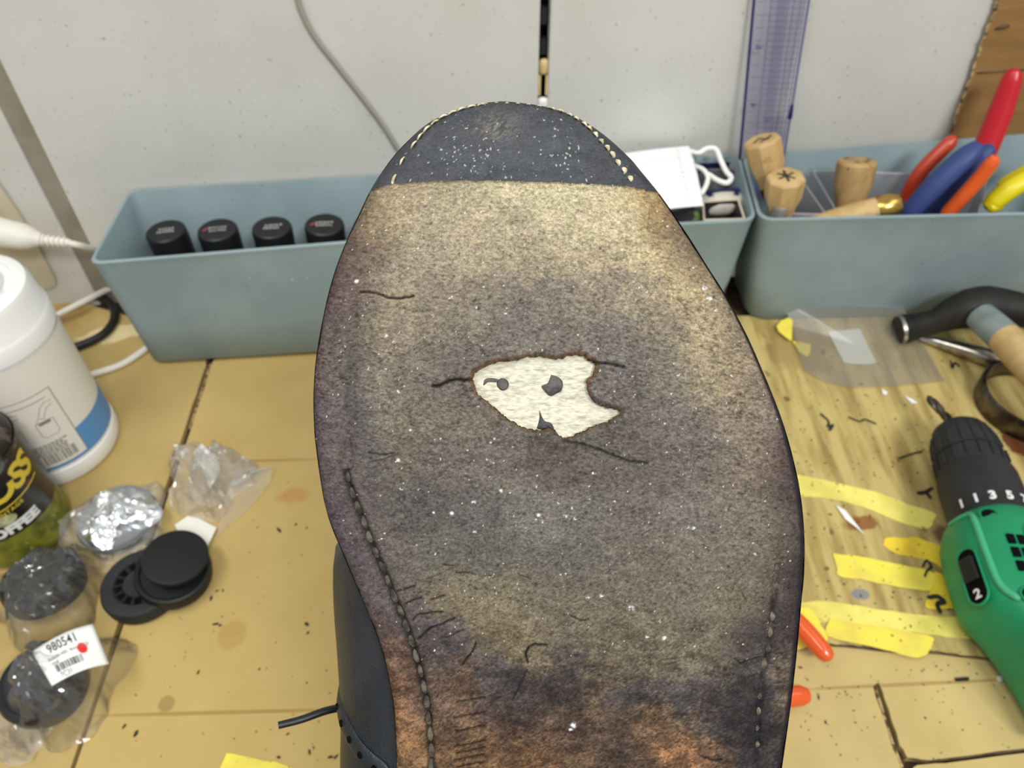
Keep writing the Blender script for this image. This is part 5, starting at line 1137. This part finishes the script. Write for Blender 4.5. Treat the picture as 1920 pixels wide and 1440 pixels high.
    iml = np.clip(1-dl_/2.5, 0, 1)*.3; C = C*(1-iml[..., None])+np.array(lin((40, 30, 36)))*iml[..., None]
    # toe plate: black with scuffs; centre highlight and shaded border mixed into the colour
    tc_ = np.ones(X.shape+(3,))*np.array(lin((46, 48, 53))); mk = .55*np.exp(-(((X-960)/190)**2+((Y-285)/75)**2)); tc_ = tc_*(1+mk*1.0+.18*gB+.12*gC_)[..., None]
    sp = np.clip((samp(nG, X+133, Y+57)+.35*samp(nD, X+77, Y)-(2.5-.4*mk*2))/.35, 0, 1)*np.clip((de-14)/10, 0, 1); tc_ = tc_*(1-.7*sp[..., None])+np.array(lin((190, 190, 188)))*.7*sp[..., None]
    band = np.clip(1-(de-20)/12, 0, 1); tc_ = tc_*(1-.15*band[..., None])
    pt = np.exp(-(((X-930)/40)**2+((Y-240)/25)**2))*np.clip(.5+.5*gF, 0, 1); tc_ = tc_*(1-.35*pt[..., None])+np.array(lin((150, 138, 118)))*.35*pt[..., None]
    W = S3(X, Y, n).reshape(-1, 3)
    def emit(name, faces, Cc, m, parent):
        u, inv = np.unique(faces.ravel(), return_inverse=True); me = bpy.data.meshes.new(name); f = inv.reshape(-1, 4)[:, ::-1]
        me.vertices.add(len(u)); me.vertices.foreach_set('co', W[u].astype(np.float32).ravel())
        me.loops.add(f.size); me.loops.foreach_set('vertex_index', f.astype(np.int32).ravel()); me.polygons.add(len(f))
        me.polygons.foreach_set('loop_start', np.arange(0, f.size, 4, dtype=np.int32)); me.update(calc_edges=True)
        me.polygons.foreach_set('use_smooth', np.ones(len(f), bool))
        at = me.color_attributes.new('wear_shade', 'FLOAT_COLOR', 'POINT'); c4 = np.ones((len(u), 4), np.float32); c4[:, :3] = np.clip(Cc.reshape(-1, 3)[u], .002, .95); at.data.foreach_set('color', c4.ravel())
        me.materials.append(m); me.validate(); return put(bpy.data.objects.new(name, me), parent)
    so_ = emit('outsole', q[keep_leather], C, M['sole'], shoe); so_['label'] = 'worn scuffed tan leather tread with torn hole'
    tp = emit('toe_plate', q[ftoe & ~fh], tc_, M['toe'], shoe); tp['label'] = 'black stitched toe plate'
    # walls of the torn hole
    bm = bmesh.new(); rings = []
    ins = np.array([h for h in hj]); 
    top = [S(x, y, .0006) for x, y in ins]; cenx, ceny = ins.mean(0)
    bot = [S(cenx+(x-cenx)*1.015, ceny+(y-ceny)*1.015, .0034) for x, y in ins]
    mo('hole_wall', loft([top, bot], True, False, False), mat('torn_fibre', (104, 70, 40), .9, c2=(60, 40, 26), nscale=700), so_)
    return hj
toe_ln = lambda x: float(np.interp(x, [690, 745, 800, 900, 1000, 1100, 1180, 1240], [357, 345, 341, 340, 342, 345, 351, 361]))
heelc = S(1080, 2350, .05)
shoe = thing('shoe', 'worn leather shoe held sole up with a torn hole in tread', 'shoe', heelc)
hj = build_sole()
# cream insole seen through the hole
nx_, ny_ = 90, 60; gx_ = np.linspace(850, 1200, nx_); gy_ = np.linspace(640, 850, ny_); GX, GY = np.meshgrid(gx_, gy_)
W = S3(GX, GY, .0021+.0003*samp(nD, GX, GY)+.00006*samp(nI, GX, GY)).reshape(-1, 3)
o = mo('insole', ([Vector(w) for w in W.tolist()], [(j*nx_+i, j*nx_+i+1, (j+1)*nx_+i+1, (j+1)*nx_+i) for j in range(ny_-1) for i in range(nx_-1)]), M['insole'], shoe); o['label'] = 'cream insole board showing through the hole'
def glue(px, n0, h): 
    pts = catmull([S(x, y, n0) for x, y in px]+[S(*px[0], n0)], 4)[:-1]; cen = sum(pts, Vector())/len(pts)
    vw = (cam.location-cen).normalized()*h; n = len(pts)
    V = pts+[p.lerp(cen, .22)+vw*.7 for p in pts]+[cen+vw]; F = [(i, (i+1) % n, n+(i+1) % n, n+i) for i in range(n)]+[(n+i, n+(i+1) % n, 2*n) for i in range(n)]
    return mo('glue_spot', (V, F), M['glue'], shoe)
glue([(1034, 702), (1046, 706), (1056, 716), (1054, 732), (1044, 738), (1034, 743), (1024, 736), (1016, 724), (1028, 718)], .0019, .0006)
glue([(932, 714), (940, 709), (950, 712), (954, 721), (950, 730), (941, 732), (934, 727), (931, 720)], .0019, .0005)
glue([(900, 712), (914, 708), (934, 711), (934, 716), (914, 717), (906, 724), (900, 722)], .0018, .0003)
glue([(1012, 769), (1016, 780), (1022, 790), (1034, 794), (1039, 806), (1022, 806), (1008, 805), (1010, 795), (1012, 784)], .0019, .0005)
# sole edge: rounded inked edge all round
oy = np.concatenate([np.linspace(190.5, 260, 24), np.linspace(270, 2590, 150)])
outl = [(float(XL(y)), y) for y in oy[::-1]]+[(float(XR(y)), y) for y in oy]
c0 = (1050.0, 0)
rings = []
for nn, ex in ((.0022, -.3), (.0018, .3), (.0032, .9), (.0060, .6), (.0072, -3.0), (.0074, -14)):
    ring = []
    m = len(outl)
    for i, (x, y) in enumerate(outl):
        x0, y0 = outl[i-1]; x1, y1 = outl[(i+1) % m]; tx, ty = x1-x0, y1-y0; L = math.hypot(tx, ty) or 1; ex_ = ex*(.25 if x < 960 and ex > 0 and 340 < y < 1060 else 1); ring.append(S(x+ty/L*ex_, y-tx/L*ex_, nn))
    rings.append(ring)
mo('sole_edge', loft(rings, True, False, False), M['edge'], shoe)['label'] = 'dark inked sole edge'
# stitches
def resample(pts, step, off=0.0):
    pts = [np.array(p, float) for p in pts]; out = []; acc = off
    L = 0
    segs = [np.hypot(*(b-a)) for a, b in zip(pts[:-1], pts[1:])]; tot = sum(segs); s = off
    while s < tot:
        k = 0; r = s
        while r > segs[k]: r -= segs[k]; k += 1
        t = r/segs[k]; d = (pts[k+1]-pts[k])/segs[k]; out.append((pts[k]+(pts[k+1]-pts[k])*t, d)); s += step
    return out
def stitch(x, y, d, ln, r, m, n=-.0002, flat=.7):
    a = S(x-d[0]*ln/2, y-d[1]*ln/2, n+.0006); c = S(x, y, n); b = S(x+d[0]*ln/2, y+d[1]*ln/2, n+.0006)
    return mo('stitch', tube([a, c, b], [r*.75, r, r*.75], 8, 3, flat), m, shoe)
left_st = [p for p in GL if p[1] >= 888 and p[1] <= 1600]
for p, d in resample(left_st, 30, 8): stitch(p[0]+R.uniform(-1, 1), p[1], d, 19*R.uniform(.85, 1.1), .00072*R.uniform(.9, 1.15), M['thread_old'], .0002)
right_st = [p for p in GR if 1020 <= p[1] <= 1600]
for i, (p, d) in enumerate(resample(right_st, 30, 8)):
    if i % 5 != 3: stitch(p[0]+R.uniform(-2, 2), p[1], d, 18*R.uniform(.7, 1.1), .00075, M['thread_worn'], .00045)
# faint worn stitches further up the left channel
for y in (452, 520, 640, 668, 690, 742, 806, 858): pass
toe_l = [(737, 340), (748, 312), (757, 296), (770, 278), (781, 264), (793, 248), (808, 234), (830, 219), (848, 211), (870, 203), (888, 199), (905, 196)]
for i, (p, d) in enumerate(resample(toe_l, 19, 4)):
    if i in (1, 3): continue
    stitch(p[0], p[1], d, 14 if i else 18, .00042 if i != 6 else .0005, M['thread'], -.0007, .6)
toe_t = [(905, 196), (930, 194), (960, 194.5), (1000, 197.5), (1030, 203), (1056, 209)]
for p, d in resample(toe_t, 20, 6): stitch(p[0], p[1], d, 8, .00026, M['thread'], -.0007, .6)
for i, (x, y, a) in enumerate(((1036, 204, .4), (1053, 209, .4), (1068, 215, .5), (1081, 222, .6), (1096, 232, .7), (1106, 240, .8), (1117, 252, .9), (1128, 265, .9), (1139, 277, 1.), (1149, 290, 1.1), (1159, 305, 1.1), (1171, 320, 1.1), (1182, 335, 1.1))):
    k = R.uniform(.8, 1.2); stitch(x, y, (math.cos(a), math.sin(a)), 6*k+i*.3, .00045+.00002*i, M['thread'], -.0007, .6)

# upper: black leather vamp and quarters behind the sole
SILV = [(160, 900), (400, 700), (700, 640), (960, 660), (1000, 652), (1040, 643), (1100, 640), (1150, 642), (1200, 646), (1260, 650), (1320, 654), (1380, 654), (1440, 651), (1600, 655), (1800, 690), (2000, 730), (2300, 800), (2500, 900)]
sv_y = [a for a, b in SILV]; sv_x = [b for a, b in SILV]
def upper_sec(py):
    D = float(DEPTH(1000, py)); l = (float(XL(py))-960)/FPX*D; r = (float(XR(py))-960)/FPX*D; w = r-l
    pp = 720+(py-720)*D/(D+.030)
    bx = (np.interp(pp, sv_y, sv_x)-960)/FPX*(D+.030)
    lim = l+.0035; bl_ = min(bx, lim) if py > 1040 else max(l+.004, bx if py > 1000 else l+.004)
    br2 = r-.001-.006*max(0, (py-1100)/1500)
    h = float(np.interp(py, [205, 300, 500, 800, 1200, 1600, 1900, 2300, 2560], [.024, .033, .042, .050, .064, .082, .096, .100, .096]))
    cx = (l+r)/2
    pts = [(l+.0025, .0055), (bl_+(l+.0025-bl_)*.35, .014), (bl_, .030 if h > .05 else h*.5), (bl_*.85+cx*.15, h*.72), (cx*.55+bl_*.45, h*.95), (cx, h), (cx*.55+br2*.45, h*.95), (br2*.85+cx*.15, h*.72), (br2, min(.028, h*.5)), (br2+(r-.0025-br2)*.4, .014), (r-.0025, .0055)]
    return D, py, [Vector((x, n, 0)) for x, n in pts]
def U3(D, py, x, n):
    yv = (py-720)/FPX*D; Dn = D+n
    return Vector((x, Dn*math.cos(PITCH)-yv*math.sin(PITCH), CAMH-Dn*math.sin(PITCH)-yv*math.cos(PITCH)))
rings = []; US = [206, 225, 260, 300, 360, 440, 540, 660, 800, 940, 1020, 1070, 1110, 1150, 1190, 1230, 1270, 1310, 1350, 1400, 1450, 1520, 1600, 1700, 1800, 1950, 2100, 2250, 2400, 2500, 2570]
SEC = []
for py in US:
    D, y, pts = upper_sec(py); c = catmull(pts, 5)
    if py >= 1800:   # collar opening: fold the top inwards
        pass
    SEC.append((D, y, c)); rings.append([U3(D, y, p.x, p.y) for p in c])
V, F = loft(rings, False, False, False); nn_ = len(rings[0])
F = [f for f in F if not (US[f[0]//nn_] >= 1800 and US[f[0]//nn_] < 2400 and 20 <= f[0] % nn_ <= 29)]
V2 = [Vector(p) for p in rings[0]]; b0 = len(V); F.append(tuple(range(nn_))); F.append(tuple((len(rings)-1)*nn_+i for i in range(nn_-1, -1, -1)))
up_ = mo('upper', (V, F), M['leather'], shoe, sharp=70); s_ = up_.modifiers.new('solid', 'SOLIDIFY'); s_.thickness = .0016; s_.offset = 1
up_['label'] = 'black leather upper'
def upper_pt(py, k, lift=0.0):    # point on the left quarter; k = index along section (0 welt .. 25 top)
    i = max(j for j in range(len(US)-1) if US[j] <= py); t = (py-US[i])/(US[i+1]-US[i]); j = int(k); f = k-j
    def at(s): p = s[2][j].lerp(s[2][min(j+1, nn_-1)], f); return U3(s[0], s[1], p.x, p.y)
    a = at(SEC[i]).lerp(at(SEC[i+1]), t)
    def tang(s): return (U3(s[0], s[1], s[2][j+1].x, s[2][j+1].y)-U3(s[0], s[1], s[2][j].x, s[2][j].y))
    tt = tang(SEC[i]); ll = at(SEC[i+1])-at(SEC[i]); nrm_ = tt.cross(ll).normalized()
    if nrm_.dot(cam.location-a) < 0 and abs(nrm_.dot((cam.location-a).normalized())) > .05: nrm_ = -nrm_
    if nrm_.x > 0.3: nrm_ = -nrm_
    return a+nrm_*(lift+.0016), nrm_
# brogue band across the quarter with its row of holes
bandp = [upper_pt(py, k, .0002)[0] for py, k in ((1378, 9.9), (1400, 8.8), (1420, 7.2), (1440, 5.6), (1458, 4.0), (1475, 2.4))]
mo('brogue_band', tube(bandp, [.0020, .0026, .0028, .0028, .0028, .0026], 12, 6, .28, up=upper_pt(1430, 6)[1]), M['leather'], shoe)
for py, k in ((1404, 8.5), (1421, 7.1), (1438, 5.7), (1455, 4.3), (1470, 3.0)):
    p, n_r = upper_pt(py, k, .0011); mo('perforation', xf(lathe([(.0002, .0002), (.0008, .0002), (.0010, -.0004)], 12), frame(p, Vector((0, 0, 1)).cross(n_r), n_r)), M['black_deep'], shoe)
# heel block at the near end (below the photo's edge)
hy = np.linspace(2020, 2592, 26); hl = [(float(XL(y))+3, y) for y in hy[::-1]]+[(float(XR(y))-3, y) for y in hy]
mo('heel', loft([[S(x, y, .001) for x, y in hl], [S(1080+(x-1080)*.97, y, -.022) for x, y in hl]], True, False, True), M['edge'], shoe, sharp=40)
# lace end sticking out on the left
mo('lace', tube([PD(800, 1292, .232), PD(750, 1296, .240), PD(700, 1308, .245), PD(650, 1324, .243), PD(610, 1333, .240), PD(565, 1349, .237), PD(522, 1360, .235)], [.0011, .0011, .0011, .0012, .0012, .00115, .0011], 12, 5, roundcap=False), M['lace'], shoe)['label'] = 'black lace end'
